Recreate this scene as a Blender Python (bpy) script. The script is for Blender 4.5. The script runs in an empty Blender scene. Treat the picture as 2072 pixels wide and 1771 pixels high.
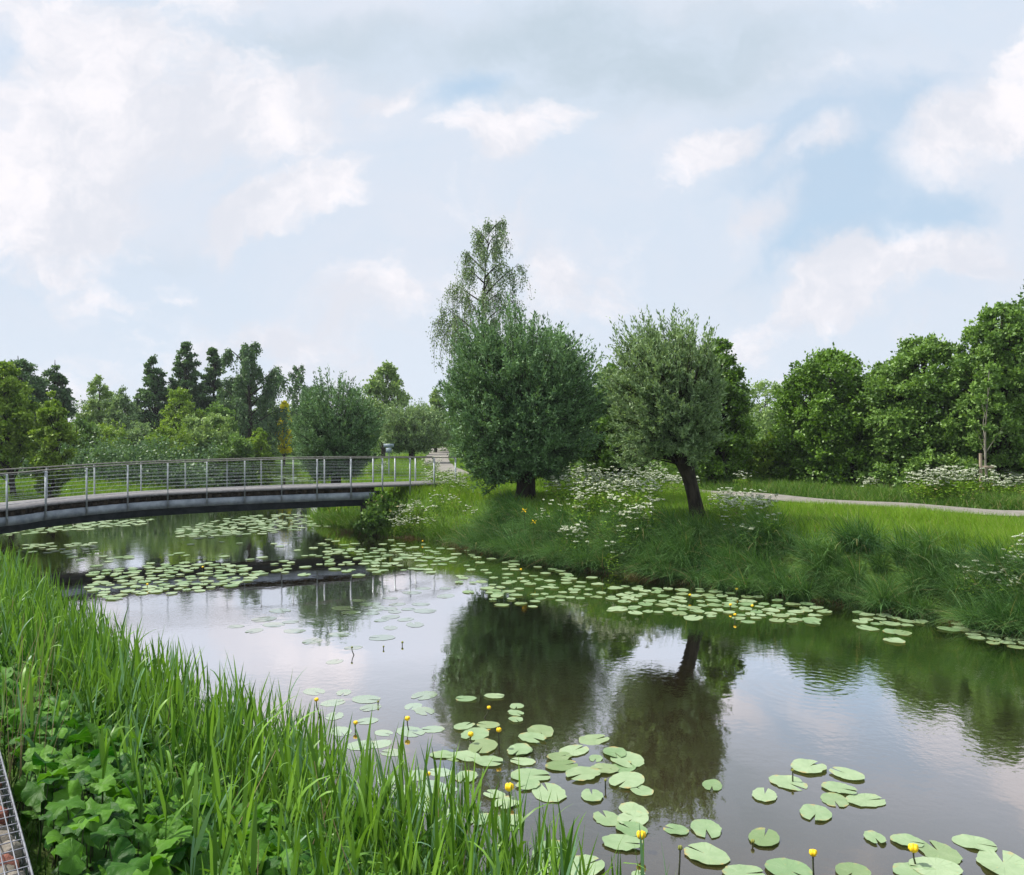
import bpy, math, random
import numpy as np
from math import radians, sin, cos, pi
random.seed(7); np.random.seed(7)
R = np.random.default_rng(11)
sc = bpy.context.scene
COL = sc.collection

# ------------------------------------------------------------------ camera, sky, sun, exposure
F, CX, CY, CH = 1650.0, 1036.0, 865.0, 4.0        # focal length and horizon in units of a 2072 px wide frame, eye height
cam = bpy.data.cameras.new('camera'); camo = bpy.data.objects.new('camera', cam); COL.objects.link(camo)
camo.location = (0, 0, CH); camo.rotation_euler = (radians(90), 0, 0)
cam.sensor_width = 36; cam.lens = F/2072*36; cam.shift_y = -20.5/2072
cam.clip_start = 0.1; cam.clip_end = 3000
sc.camera = camo
sc.view_settings.view_transform = 'Standard'; sc.view_settings.look = 'None'
sc.view_settings.exposure = 0.38; sc.view_settings.gamma = 1
SUN_EL, SUN_AZ = radians(54), radians(-78)         # azimuth from +Y towards +X
sun = bpy.data.lights.new('sun', 'SUN'); sun.energy = 5.0; sun.angle = radians(2.0); sun.color = (1, .95, .86)
suno = bpy.data.objects.new('sun', sun); COL.objects.link(suno)
suno.rotation_euler = (pi/2 - SUN_EL, 0, pi - SUN_AZ); suno.location = (-20, 0, 40)

class NT:
    def __init__(s, tree): s.t = tree; s.n = tree.nodes; s.l = tree.links
    def new(s, typ, **kw):
        n = s.n.new(typ)
        for k, v in kw.items():
            if k.startswith('_'): setattr(n, k[1:], v)
        return n
    def put(s, sock, v):
        if isinstance(v, bpy.types.NodeSocket): s.l.new(v, sock)
        elif v is not None: sock.default_value = v
    def math(s, op, a, b=None, c=None, clamp=False):
        n = s.n.new('ShaderNodeMath'); n.operation = op; n.use_clamp = clamp
        s.put(n.inputs[0], a); s.put(n.inputs[1], b)
        if c is not None: s.put(n.inputs[2], c)
        return n.outputs[0]
    def vmath(s, op, a, b=None, out=0):
        n = s.n.new('ShaderNodeVectorMath'); n.operation = op
        s.put(n.inputs[0], a)
        if b is not None: s.put(n.inputs[1], b)
        return n.outputs[out]
    def noise(s, vec, scale, detail=4, rough=.5, out=0, lac=2.0, dist=0.0):
        n = s.n.new('ShaderNodeTexNoise'); s.put(n.inputs['Vector'], vec)
        n.inputs['Scale'].default_value = scale; n.inputs['Detail'].default_value = detail
        n.inputs['Roughness'].default_value = rough; n.inputs['Distortion'].default_value = dist
        return n.outputs[out]
    def mix(s, f, a, b, typ='MIX'):
        n = s.n.new('ShaderNodeMix'); n.data_type = 'RGBA'; n.blend_type = typ
        s.put(n.inputs[0], f); s.put(n.inputs[6], a); s.put(n.inputs[7], b)
        return n.outputs[2]
    def rng(s, v, a, b, c=0.0, d=1.0, smooth=True):
        n = s.n.new('ShaderNodeMapRange'); n.interpolation_type = 'SMOOTHSTEP' if smooth else 'LINEAR'
        s.put(n.inputs[0], v)
        for i, q in enumerate((a, b, c, d)): n.inputs[1+i].default_value = q
        return n.outputs[0]
    def sep(s, v):
        n = s.n.new('ShaderNodeSeparateXYZ'); s.put(n.inputs[0], v); return n.outputs
    def comb(s, x, y, z):
        n = s.n.new('ShaderNodeCombineXYZ'); s.put(n.inputs[0], x); s.put(n.inputs[1], y); s.put(n.inputs[2], z); return n.outputs[0]

world = bpy.data.worlds.new('World'); sc.world = world; world.use_nodes = True
W = NT(world.node_tree); W.n.clear()
tc = W.new('ShaderNodeTexCoord'); D = tc.outputs['Generated']
sky = W.new('ShaderNodeTexSky'); sky.sky_type = 'NISHITA'; sky.sun_disc = False
sky.sun_elevation = SUN_EL; sky.sun_rotation = SUN_AZ; sky.air_density = 1.0; sky.dust_density = 1.0; sky.ozone_density = 1.0
dx, dy, dz = W.sep(D)
# flat coordinates of the sky: tangent of azimuth and of elevation (mirrored behind)
ay = W.math('MAXIMUM', W.math('ABSOLUTE', dy), .16)
U = W.math('DIVIDE', dx, ay); V = W.math('DIVIDE', dz, ay)
uv = W.comb(U, V, 0)
wn = W.noise(uv, 3.2, 8, .60, out=1)
wn2 = W.vmath('SUBTRACT', wn, (.5, .5, .5)); 
sc_ = W.new('ShaderNodeVectorMath', _operation='SCALE'); W.l.new(wn2, sc_.inputs[0]); sc_.inputs['Scale'].default_value = .26
uvw = W.vmath('ADD', uv, sc_.outputs[0])
def blob(px, py, rx, ry, ang=0.0, power=1.0):
    """soft ellipse on the sky, centred where the photograph has it"""
    m = W.new('ShaderNodeMapping', _vector_type='TEXTURE'); W.l.new(uvw, m.inputs[0])
    m.inputs[1].default_value = ((px-CX)/F, (CY-py)/F, 0); m.inputs[2].default_value = (0, 0, radians(ang))
    m.inputs[3].default_value = (rx/F, ry/F, 1)
    g = W.new('ShaderNodeTexGradient', _gradient_type='SPHERICAL'); W.l.new(m.outputs[0], g.inputs[0])
    return W.math('MULTIPLY', g.outputs['Fac'], power)
def total(items):
    s = items[0]
    for q in items[1:]: s = W.math('ADD', s, q)
    return s
blue = total([blob(40, 120, 170, 150, 0, 1.1), blob(950, 190, 150, 80, 10, 1.1), blob(1700, 400, 420, 230, 35, 1.25),
              blob(1960, 130, 260, 120, 20, .7), blob(1900, 420, 240, 120, 20, .6), blob(820, 330, 160, 60, 20, .3), blob(1560, 250, 240, 110, 20, .5)])
white = total([blob(130, 110, 210, 190, -30, .9), blob(300, 250, 520, 190, 12, .8), blob(590, 440, 230, 80, 22, 1.3), blob(1030, 260, 240, 100, 25, 1.0),
               blob(820, 190, 110, 50, 30, .8), blob(1980, 230, 330, 120, 38, 1.3), blob(1720, 570, 300, 100, 18, 1.3), blob(1540, 460, 190, 70, 20, .9),
               blob(1640, 320, 110, 60, 20, .7), blob(1440, 330, 120, 55, 25, .7), blob(150, 380, 300, 200, 0, .7), blob(760, 600, 300, 110, 10, .6), blob(1130, 580, 260, 90, 20, .5),
               blob(70, 590, 220, 90, 0, .6)])
grey = total([blob(1200, 110, 620, 190, 0, 1.2), blob(520, 120, 360, 130, 6, .7), blob(1500, 560, 300, 120, 0, .3), blob(330, 520, 260, 80, 5, .5), blob(1760, 60, 300, 70, 0, .4)])
fine = W.noise(W.vmath('MULTIPLY', uvw, (1, 1.7, 1)), 4.2, 9, .60)
cov = W.math('SUBTRACT', blue, W.math('MULTIPLY', white, .9))
cov = W.math('ADD', cov, W.math('MULTIPLY', W.math('SUBTRACT', fine, .5), 1.6))
bluem = W.rng(cov, .08, .95, 0.0, .78)
wm = W.math('ADD', W.math('SUBTRACT', white, W.math('MULTIPLY', grey, .75)), W.math('MULTIPLY', W.math('SUBTRACT', fine, .47), 3.6))
whitem = W.rng(wm, .06, .70, 0.0, 1.0)
bs = 0.1
def k(r, g, b): return (r/bs, g/bs, b/bs, 1)
base = W.mix(W.rng(grey, 0.05, .8), k(.580, .622, .700), k(.435, .515, .590))
med = W.noise(W.vmath('MULTIPLY', uvw, (1, 1.9, 1)), 2.3, 7, .62)
base = W.mix(W.rng(med, .36, .62), base, k(.535, .605, .70))
base = W.mix(W.rng(V, .0, .22), k(.570, .635, .720), base)
cl = W.mix(whitem, base, W.mix(W.rng(W.noise(uvw, 6.0, 8, .62), .36, .60), k(.77, .75, .78), k(.60, .62, .68)))
nis = W.mix(.80, sky.outputs[0], k(.40, .545, .69))
out = W.mix(bluem, cl, nis)
hi_ = W.rng(dz, .48, .85, 1.0, 1.35)     # unseen sky above the view, brightened to add light on the plants
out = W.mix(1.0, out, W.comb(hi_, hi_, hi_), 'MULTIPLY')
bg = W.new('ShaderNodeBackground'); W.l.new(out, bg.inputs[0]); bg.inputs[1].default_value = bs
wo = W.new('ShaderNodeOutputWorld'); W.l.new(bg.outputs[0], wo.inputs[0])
world.cycles.sampling_method = 'MANUAL'; world.cycles.sample_map_resolution = 512
sc.cycles.max_bounces = 6; sc.cycles.diffuse_bounces = 3; sc.cycles.glossy_bounces = 3; sc.cycles.transmission_bounces = 3
sc.cycles.transparent_max_bounces = 6; sc.cycles.caustics_reflective = False; sc.cycles.caustics_refractive = False
sc.cycles.sample_clamp_indirect = 6

# ------------------------------------------------------------------ materials
def mat(name):
    m = bpy.data.materials.new(name); m.use_nodes = True; n = NT(m.node_tree); n.n.clear()
    o = n.new('ShaderNodeOutputMaterial'); return m, n, o
def pbsdf(n, col, rough=.6, spec=.4, metal=0.0, normal=None):
    p = n.new('ShaderNodeBsdfPrincipled'); n.put(p.inputs['Base Color'], col); n.put(p.inputs['Roughness'], rough)
    p.inputs['Specular IOR Level'].default_value = spec; p.inputs['Metallic'].default_value = metal
    if normal is not None: n.l.new(normal, p.inputs['Normal'])
    return p
def c4(c): return (c[0], c[1], c[2], 1)
LM = {}
def leaf_mat(name, a, b, trans=.3, rough=.5, spec=.35, tcol=None, odd=None):
    """tint attribute (random per leaf) runs between two leaf colours"""
    if name in LM: return LM[name]
    m, n, o = mat(name)
    at = n.new('ShaderNodeAttribute', _attribute_name='tint')
    ge = n.new('ShaderNodeNewGeometry')
    big = n.noise(ge.outputs['Position'], .9, 3)
    f = n.math('ADD', at.outputs['Fac'], n.math('MULTIPLY', n.math('SUBTRACT', big, .5), .9), clamp=True)
    col = n.mix(f, c4(a), c4(b))
    if odd:
        wn_ = n.new('ShaderNodeTexWhiteNoise', _noise_dimensions='1D'); n.l.new(n.math('MULTIPLY', at.outputs['Fac'], 977.0), wn_.inputs['W'])
        col = n.mix(n.math('LESS_THAN', wn_.outputs[0], odd[0]), col, c4(odd[1]))
    p = pbsdf(n, col, rough, spec)
    tr = n.new('ShaderNodeBsdfTranslucent')
    n.l.new(n.mix(1.0, col, c4(tcol or (1.5, 1.5, .7)), 'MULTIPLY'), tr.inputs[0])
    mx = n.new('ShaderNodeMixShader'); mx.inputs[0].default_value = trans*.72
    n.l.new(p.outputs[0], mx.inputs[1]); n.l.new(tr.outputs[0], mx.inputs[2]); n.l.new(mx.outputs[0], o.inputs[0])
    LM[name] = m; return m
def veined(name, a, b, vein, nveins=9, trans=.2, rough=.4, spec=.5, edge=None, cool=None):
    m, n, o = mat(name)
    at = n.new('ShaderNodeAttribute', _attribute_name='tint'); lu = n.new('ShaderNodeAttribute', _attribute_name='luv')
    x, y, z = n.sep(lu.outputs['Vector'])
    ang = n.math('ARCTAN2', y, x); r = n.math('SQRT', n.math('ADD', n.math('MULTIPLY', x, x), n.math('MULTIPLY', y, y)))
    wob = n.noise(lu.outputs['Vector'], 3.0, 3)
    s_ = n.math('ABSOLUTE', n.math('SINE', n.math('ADD', n.math('MULTIPLY', ang, nveins/2), n.math('MULTIPLY', wob, 1.6))))
    v = n.rng(s_, 0.0, .16, 1.0, 0.0)
    ge = n.new('ShaderNodeNewGeometry')
    blot = n.noise(ge.outputs['Position'], 9.0, 4)
    oi = n.new('ShaderNodeObjectInfo')
    f = n.math('ADD', at.outputs['Fac'], n.math('MULTIPLY', n.math('SUBTRACT', blot, .5), .8), clamp=True)
    col = n.mix(f, c4(a), c4(b)); col = n.mix(n.rng(oi.outputs['Random'], .55, 1.0, 0, .55 if edge else 0.0), col, c4((a[0]*.85, a[1]*.72, a[2]*.5))); col = n.mix(n.math('MULTIPLY', v, .45), col, c4(vein))
    if edge:
        e = n.math('MULTIPLY', n.rng(r, .36, .5), n.rng(blot, .52, .68)); col = n.mix(e, col, c4(edge))
        sp = n.rng(n.noise(lu.outputs['Vector'], 14.0, 2), .68, .74); col = n.mix(n.math('MULTIPLY', sp, .7), col, c4(edge))
    bp = n.new('ShaderNodeBump'); bp.inputs['Strength'].default_value = .5; bp.inputs['Distance'].default_value = .012
    n.l.new(n.math('SUBTRACT', n.math('MULTIPLY', n.noise(lu.outputs['Vector'], 7.0, 3), 1.0), n.math('MULTIPLY', v, .5)), bp.inputs['Height'])
    p = pbsdf(n, col, rough, spec, normal=bp.outputs[0])
    tr = n.new('ShaderNodeBsdfTranslucent'); n.l.new(n.mix(1.0, col, (1.5, 1.6, .6, 1), 'MULTIPLY'), tr.inputs[0])
    mx = n.new('ShaderNodeMixShader'); mx.inputs[0].default_value = trans
    n.l.new(p.outputs[0], mx.inputs[1]); n.l.new(tr.outputs[0], mx.inputs[2]); n.l.new(mx.outputs[0], o.inputs[0])
    return m
def rough_mat(name, a, b, scale=6, rough=.85, spec=.2, bump=.02, metal=0.0, stretch=(1, 1, 1), detail=6):
    m, n, o = mat(name); t = n.new('ShaderNodeNewGeometry')
    mp = n.vmath('MULTIPLY', t.outputs['Position'], stretch)
    f = n.noise(mp, scale, detail, .6); g = n.rng(f, .3, .7)
    bp = n.new('ShaderNodeBump'); bp.inputs['Strength'].default_value = 1; bp.inputs['Distance'].default_value = bump
    n.l.new(n.noise(mp, scale*2.3, 6, .65), bp.inputs['Height'])
    p = pbsdf(n, n.mix(g, c4(a), c4(b)), rough, spec, metal, bp.outputs[0]); n.l.new(p.outputs[0], o.inputs[0]); return m

M = {}
M['bark'] = rough_mat('bark', (.012, .010, .007), (.050, .042, .030), 9, bump=.05, stretch=(1, 1, .25))
M['bark_pale'] = rough_mat('pale_bark', (.10, .09, .07), (.30, .28, .24), 7, bump=.01, stretch=(1, 1, .4))
M['stake'] = rough_mat('stake_wood', (.26, .20, .15), (.42, .34, .26), 6, stretch=(1, 1, .2))
M['steel'] = rough_mat('galvanised_steel', (.30, .34, .37), (.46, .50, .53), 12, .55, .5, .002, .35)
M['rail'] = rough_mat('weathered_rail', (.14, .135, .12), (.26, .25, .225), 9, .7, .4, .004)
M['beam'] = rough_mat('bluish_steel_beam', (.17, .20, .235), (.36, .40, .45), 2.6, .7, .3, .004)
M['beam_shade'] = rough_mat('shade_dark_steel_arch', (.035, .045, .06), (.07, .085, .11), 3, .7, .3, .004)  # shadow under the deck put into the girder colour
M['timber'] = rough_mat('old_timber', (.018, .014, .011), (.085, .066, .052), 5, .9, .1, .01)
M['deck'] = rough_mat('deck_boards', (.13, .128, .135), (.22, .215, .22), 8, .9, .1, .006)
M['concrete'] = rough_mat('shade_dark_concrete', (.015, .015, .013), (.045, .045, .04), 4, .9, .1, .02)  # near black: shade of the recesses put into the concrete colour
M['sign'] = rough_mat('grey_blue_sign', (.22, .28, .34), (.34, .40, .46), 4, .5, .4, .001)
M['white'] = rough_mat('white_paint', (.6, .6, .6), (.8, .8, .78), 4, .6, .3, .001)
M['path'] = rough_mat('path_surface', (.16, .15, .135), (.245, .23, .205), 7, .95, .1, .01)
M['stone'] = rough_mat('grey_stone', (.10, .09, .075), (.30, .27, .23), 8, .9, .2, .02)
M['brick'] = rough_mat('broken_brick', (.16, .055, .04), (.34, .15, .11), 9, .9, .2, .02)
M['wire'] = rough_mat('galvanised_wire', (.16, .165, .19), (.30, .31, .34), 20, .45, .5, .001, .6)
M['stem_dark'] = rough_mat('dark_stalk', (.03, .035, .02), (.07, .08, .04), 20, .7, .3, .001)
M['straw'] = leaf_mat('straw', (.28, .20, .11), (.46, .36, .22), .15, .8, .1)
M['brown_leaf'] = leaf_mat('brown_leaf', (.10, .075, .035), (.32, .25, .14), .15, .8, .1)
M['yellow'] = leaf_mat('yellow_petal', (.85, .52, .01), (.95, .68, .02), .15, .4, .4)
M['flower_centre'] = leaf_mat('flower_centre', (.75, .30, .01), (.8, .4, .02), .0, .6, .2)
M['umbel'] = leaf_mat('umbel_white', (.46, .52, .34), (.74, .77, .66), .2, .8, .1, (1, 1, 1))
M['pad'] = veined('lily_pad', (.165, .265, .12), (.33, .42, .25), (.26, .36, .18), 16, .08, .38, .6, (.38, .28, .10))
M['pad_wet'] = veined('sunken_pad', (.24, .36, .17), (.34, .46, .25), (.3, .42, .22), 16, .05, .3, .5, (.40, .40, .2))
M['butter'] = veined('butterbur_leaf', (.010, .068, .005), (.105, .255, .022), (.15, .29, .07), 9, .32, .5, .18, None)
nw = NT(M['pad_wet'].node_tree); ow = [q for q in nw.n if q.type == 'OUTPUT_MATERIAL'][0]; prev = ow.inputs[0].links[0].from_socket
frw = nw.new('ShaderNodeFresnel'); frw.inputs[0].default_value = 1.333; glw = nw.new('ShaderNodeBsdfGlossy'); glw.inputs['Roughness'].default_value = .04
mw = nw.new('ShaderNodeMixShader'); nw.l.new(nw.rng(frw.outputs[0], .045, .205, .10, .78, smooth=False), mw.inputs[0]); nw.l.new(prev, mw.inputs[1]); nw.l.new(glw.outputs[0], mw.inputs[2]); nw.l.new(mw.outputs[0], ow.inputs[0])

# ground: soil and grass mottling
m, n, o = mat('meadow_ground'); g = n.new('ShaderNodeNewGeometry')
f = n.noise(g.outputs['Position'], .35, 6, .6); f2 = n.noise(g.outputs['Position'], 5, 5, .6)
col = n.mix(n.rng(f, .35, .65), (.035, .075, .014, 1), (.08, .15, .025, 1)); col = n.mix(n.rng(f2, .45, .75, 0, .6), col, (.045, .038, .02, 1))
zz = n.sep(g.outputs['Position'])[2]
col = n.mix(n.rng(zz, -.1, .12), (.022, .020, .010, 1), col)
bp = n.new('ShaderNodeBump'); bp.inputs['Distance'].default_value = .08; n.l.new(f2, bp.inputs['Height'])
n.l.new(pbsdf(n, col, .95, .1, normal=bp.outputs[0]).outputs[0], o.inputs[0]); M['ground'] = m

# water: mirror of the sky over murky olive depth
RING = ((1655-CX)/F*(F*CH/(1385-CY)), F*CH/(1385-CY), 0)
m, n, o = mat('pond_water'); g = n.new('ShaderNodeNewGeometry'); pos = g.outputs['Position']
pst = n.vmath('MULTIPLY', pos, (1.0, 1.0, 1))
w1 = n.noise(pst, 9.0, 3, .5); w2 = n.noise(pst, 1.3, 3, .5); calm = n.rng(n.noise(pos, .22, 2), .38, .62, .15, 1.0)
dist = n.vmath('DISTANCE', pos, RING, out=1)
ring = n.math('MULTIPLY', n.math('SINE', n.math('MULTIPLY', dist, 36.0)), n.rng(dist, .25, 1.9, 1.0, 0.0))
h = n.math('ADD', n.math('MULTIPLY', n.math('MULTIPLY', w1, calm), .0019), n.math('MULTIPLY', w2, .0030)); h = n.math('ADD', h, n.math('MULTIPLY', ring, .00022))
bp = n.new('ShaderNodeBump'); bp.inputs['Distance'].default_value = 1.0; bp.inputs['Strength'].default_value = 1.0; n.l.new(h, bp.inputs['Height'])
fr = n.new('ShaderNodeFresnel'); fr.inputs[0].default_value = 1.333; n.l.new(bp.outputs[0], fr.inputs[1])
fac = n.rng(fr.outputs[0], .045, .205, .13, .93, smooth=False)
gl = n.new('ShaderNodeBsdfGlossy'); gl.inputs['Roughness'].default_value = .02; gl.inputs[0].default_value = (.97, .94, .95, 1); n.l.new(bp.outputs[0], gl.inputs['Normal'])
trn = n.new('ShaderNodeBsdfTransparent'); trn.inputs[0].default_value = (.72, .74, .56, 1)
mur = n.new('ShaderNodeBsdfDiffuse'); mur.inputs[0].default_value = (.060, .050, .025, 1)
mm = n.new('ShaderNodeMixShader'); mm.inputs[0].default_value = .45; n.l.new(trn.outputs[0], mm.inputs[1]); n.l.new(mur.outputs[0], mm.inputs[2])
mx = n.new('ShaderNodeMixShader'); n.l.new(fac, mx.inputs[0]); n.l.new(mm.outputs[0], mx.inputs[1]); n.l.new(gl.outputs[0], mx.inputs[2])
n.l.new(mx.outputs[0], o.inputs[0]); M['water'] = m

# ------------------------------------------------------------------ mesh builder
class MB:
    def __init__(s): s.v = []; s.q = []; s.t = []; s.qt = []; s.tt = []; s.n = 0; s.uv = []; s.hasuv = False
    def add(s, v, quads=None, tris=None, tint=.5, uv=None):
        v = np.asarray(v, float).reshape(-1, 3)
        if quads is not None and len(quads):
            quads = np.asarray(quads, np.int64).reshape(-1, 4); s.q.append(quads + s.n)
            s.qt.append(np.broadcast_to(np.asarray(tint, float), (len(quads),)) if np.ndim(tint) == 0 or len(tint) == len(quads) else np.full(len(quads), .5))
        if tris is not None and len(tris):
            tris = np.asarray(tris, np.int64).reshape(-1, 3); s.t.append(tris + s.n)
            s.tt.append(np.broadcast_to(np.asarray(tint, float), (len(tris),)) if np.ndim(tint) == 0 or len(tint) == len(tris) else np.full(len(tris), .5))
        s.v.append(v); s.n += len(v)
        if uv is not None: s.hasuv = True; s.uv.append(np.asarray(uv, float).reshape(-1, 3))
        else: s.uv.append(np.zeros((len(v), 3)))
    def mesh(s, name, smooth=False):
        me = bpy.data.meshes.new(name); V_ = np.concatenate(s.v)
        q = np.concatenate(s.q) if s.q else np.zeros((0, 4), np.int64); t = np.concatenate(s.t) if s.t else np.zeros((0, 3), np.int64)
        me.vertices.add(len(V_)); me.vertices.foreach_set('co', V_.ravel())
        loops = np.concatenate([q.ravel(), t.ravel()]); me.loops.add(len(loops)); me.loops.foreach_set('vertex_index', loops.astype(np.int32))
        me.polygons.add(len(q)+len(t))
        st = np.concatenate([np.arange(len(q))*4, len(q)*4 + np.arange(len(t))*3]).astype(np.int32)
        me.polygons.foreach_set('loop_start', st)
        if smooth: me.polygons.foreach_set('use_smooth', np.ones(len(st), bool))
        me.update(calc_edges=True)
        tint = np.concatenate(s.qt + s.tt) if (s.qt or s.tt) else np.zeros(0)
        a = me.attributes.new('tint', 'FLOAT', 'FACE'); a.data.foreach_set('value', tint.astype(np.float32))
        if s.hasuv:
            a = me.attributes.new('luv', 'FLOAT_VECTOR', 'POINT'); a.data.foreach_set('vector', np.concatenate(s.uv).astype(np.float32).ravel())
        return me
    def build(s, name, material, parent=None, smooth=False, origin=None):
        if origin is not None:
            s.v = [a - np.asarray(origin, float) for a in s.v]
        me = s.mesh(name, smooth); me.materials.append(material)
        ob = bpy.data.objects.new(name, me); COL.objects.link(ob)
        if parent: ob.parent = parent
        elif origin is not None: ob.location = origin
        return ob
def tag(o, label=None, cat=None, group=None, kind=None):
    if label: o['label'] = label
    if cat: o['category'] = cat
    if group: o['group'] = group
    if kind: o['kind'] = kind
    return o
def empty(name, loc, label, cat, group=None):
    e = bpy.data.objects.new(name, None); e.empty_display_size = .2; COL.objects.link(e); e.location = loc
    return tag(e, label, cat, group)
def unit(v): return v/np.maximum(np.linalg.norm(v, axis=-1, keepdims=True), 1e-9)
def box(mb, c, s, rz=0.0, tint=.5):
    c = np.array(c); s = np.array(s)/2
    v = np.array([[x, y, z] for x in (-1, 1) for y in (-1, 1) for z in (-1, 1)])*s
    ca, sa = cos(rz), sin(rz); v = np.stack([v[:, 0]*ca - v[:, 1]*sa, v[:, 0]*sa + v[:, 1]*ca, v[:, 2]], 1) + c
    mb.add(v, [[0, 1, 3, 2], [4, 6, 7, 5], [0, 4, 5, 1], [2, 3, 7, 6], [0, 2, 6, 4], [1, 5, 7, 3]], tint=tint)
def tube(mb, pts, rad, ns=6, tint=.5, caps=True):
    pts = np.asarray(pts, float); k_ = len(pts); rad = np.broadcast_to(rad, (k_,))
    d = np.gradient(pts, axis=0); d = unit(d); ref = np.array([0, 0, 1.0]) if abs(d[:, 2]).mean() < .8 else np.array([1.0, 0, 0])
    a = unit(np.cross(d, ref)); b = np.cross(d, a); th = np.linspace(0, 2*pi, ns, endpoint=False)
    v = pts[:, None] + rad[:, None, None]*(np.cos(th)[None, :, None]*a[:, None] + np.sin(th)[None, :, None]*b[:, None])
    i = np.arange(k_-1)[:, None]*ns; j = np.arange(ns)[None]; j2 = (j+1) % ns
    q = np.stack([i+j, i+j2, i+ns+j2, i+ns+j], -1).reshape(-1, 4)
    tr = None
    v = v.reshape(-1, 3)
    if caps:
        v = np.concatenate([v, pts[[0, -1]]]); c0, c1 = k_*ns, k_*ns+1; jj = np.arange(ns); j3 = (jj+1) % ns
        mb.add(v, q, None, tint)
        mb.add(v, None, np.concatenate([np.stack([np.full(ns, c0), j3, jj], 1), np.stack([np.full(ns, c1), (k_-1)*ns+jj, (k_-1)*ns+j3], 1)]), tint)
    else: mb.add(v, q, None, tint)
def ribbons(mb, C, side, w, tint, fold=0.0):
    """C (n,k,3) centre lines, side (n,3), w (n,k) half widths"""
    n_, k_ = C.shape[:2]
    L = C - side[:, None]*w[..., None]; Rr = C + side[:, None]*w[..., None]
    v = np.stack([L, Rr], 2).reshape(-1, 3)
    b = (np.arange(n_)*k_*2)[:, None] + (np.arange(k_-1)*2)[None]
    q = np.stack([b, b+1, b+3, b+2], -1).reshape(-1, 4)
    mb.add(v, q, None, np.repeat(tint, k_-1))
def rhombs(mb, c, a, s, tint):
    n_ = len(c); v = np.stack([c, c+a*.45+s, c+a, c+a*.45-s], 1).reshape(-1, 3)
    mb.add(v, np.arange(n_*4).reshape(-1, 4), None, tint)
def randdir(n_, r=R):
    v = r.normal(size=(n_, 3)); return unit(v)
def thin(mb, S, E, r, tint=.4):
    """3-sided twigs"""
    S = np.asarray(S); E = np.asarray(E); d = unit(E-S); a = unit(np.cross(d, np.array([.3, .2, .93]))); b = np.cross(d, a); n_ = len(S)
    vs = []
    for P_, rr in ((S, r), (E, r*.45)):
        for t_ in range(3):
            th = t_*2*pi/3; vs.append(P_ + rr*(cos(th)*a + sin(th)*b))
    v = np.stack(vs, 1).reshape(-1, 3); b0 = np.arange(n_)[:, None]*6
    q = np.concatenate([b0 + np.array([[i, (i+1) % 3, 3+(i+1) % 3, 3+i]]) for i in range(3)], 0)
    mb.add(v, q, None, tint)

# ------------------------------------------------------------------ where things stand
def G(px, py, z=0.0):
    d = F*(CH-z)/(py-CY); return np.array([(px-CX)/F*d, d])
def X(px, d): return (px-CX)/F*d
def Z(py, d): return CH - (py-CY)*d/F
shore_right = [G(*p) for p in [(2300, 1340), (2072, 1290), (1900, 1252), (1700, 1222), (1500, 1195), (1400, 1182), (1250, 1163), (1100, 1138), (1000, 1120), (930, 1104),
               (850, 1090), (780, 1086), (735, 1078), (705, 1066), (650, 1064), (636, 1052), (650, 1040), (690, 1010), (700, 990), (665, 978), (625, 966), (600, 957), (465, 957), (478, 975),
               (440, 992), (400, 1004), (270, 1014), (0, 1036), (-300, 1050)]]
poly = np.array([(24, 5), (15, 10)] + [tuple(p) for p in shore_right] + [(-45, 34), (-45, 26), (-22, 21.0), (-16, 21.4), (-13.2, 20.3), (-10.6, 17.2), (-7.8, 14.0), (-5.3, 10.9), (-3.7, 9.4), (-2.6, 8.3), (-1.7, 7.3), (-1.0, 6.8), (-.35, 6.2), (.2, 5.5), (.75, 4.7), (2, 3.0), (8, -1), (24, -3)])
def sdist(x, y):
    x = np.asarray(x, float); y = np.asarray(y, float); shp = x.shape; x = x.ravel(); y = y.ravel()
    best = np.full(x.shape, 1e9); inside = np.zeros(x.shape, bool)
    for i in range(len(poly)):
        ax, ay_ = poly[i]; bx_, by_ = poly[(i+1) % len(poly)]; ex, ey = bx_-ax, by_-ay_
        t = np.clip(((x-ax)*ex + (y-ay_)*ey)/(ex*ex+ey*ey+1e-12), 0, 1)
        best = np.minimum(best, (x-ax-t*ex)**2 + (y-ay_-t*ey)**2)
        c = ((ay_ > y) != (by_ > y)); xi = ax + (y-ay_)/(by_-ay_ + (1e-12 if by_ == ay_ else 0))*ex
        inside ^= c & (x < xi)
    d = np.sqrt(best); return np.where(inside, -d, d).reshape(shp)
def sm(t): t = np.clip(t, 0, 1); return t*t*(3-2*t)
PATH = np.array([(60, 13.5), (40, 17.2), (24, 20.4), (15.75, 25.0), (12.2, 28.0), (8.6, 32.0), (4.5, 37.2), (1.0, 40.5), (-2.2, 43.5), (-3.9, 49.0), (-5.2, 57.0), (-6.3, 68), (-8, 90), (-12, 130)], float)
def pdist(x, y, P_=PATH):
    x = np.asarray(x, float); y = np.asarray(y, float); best = np.full(x.shape, 1e9)
    for i in range(len(P_)-1):
        a, b = P_[i], P_[i+1]; e = b-a; t = np.clip(((x-a[0])*e[0] + (y-a[1])*e[1])/(e@e), 0, 1)
        best = np.minimum(best, (x-a[0]-t*e[0])**2 + (y-a[1]-t*e[1])**2)
    return np.sqrt(best)
NRM = np.array([.754, .657])
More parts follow.
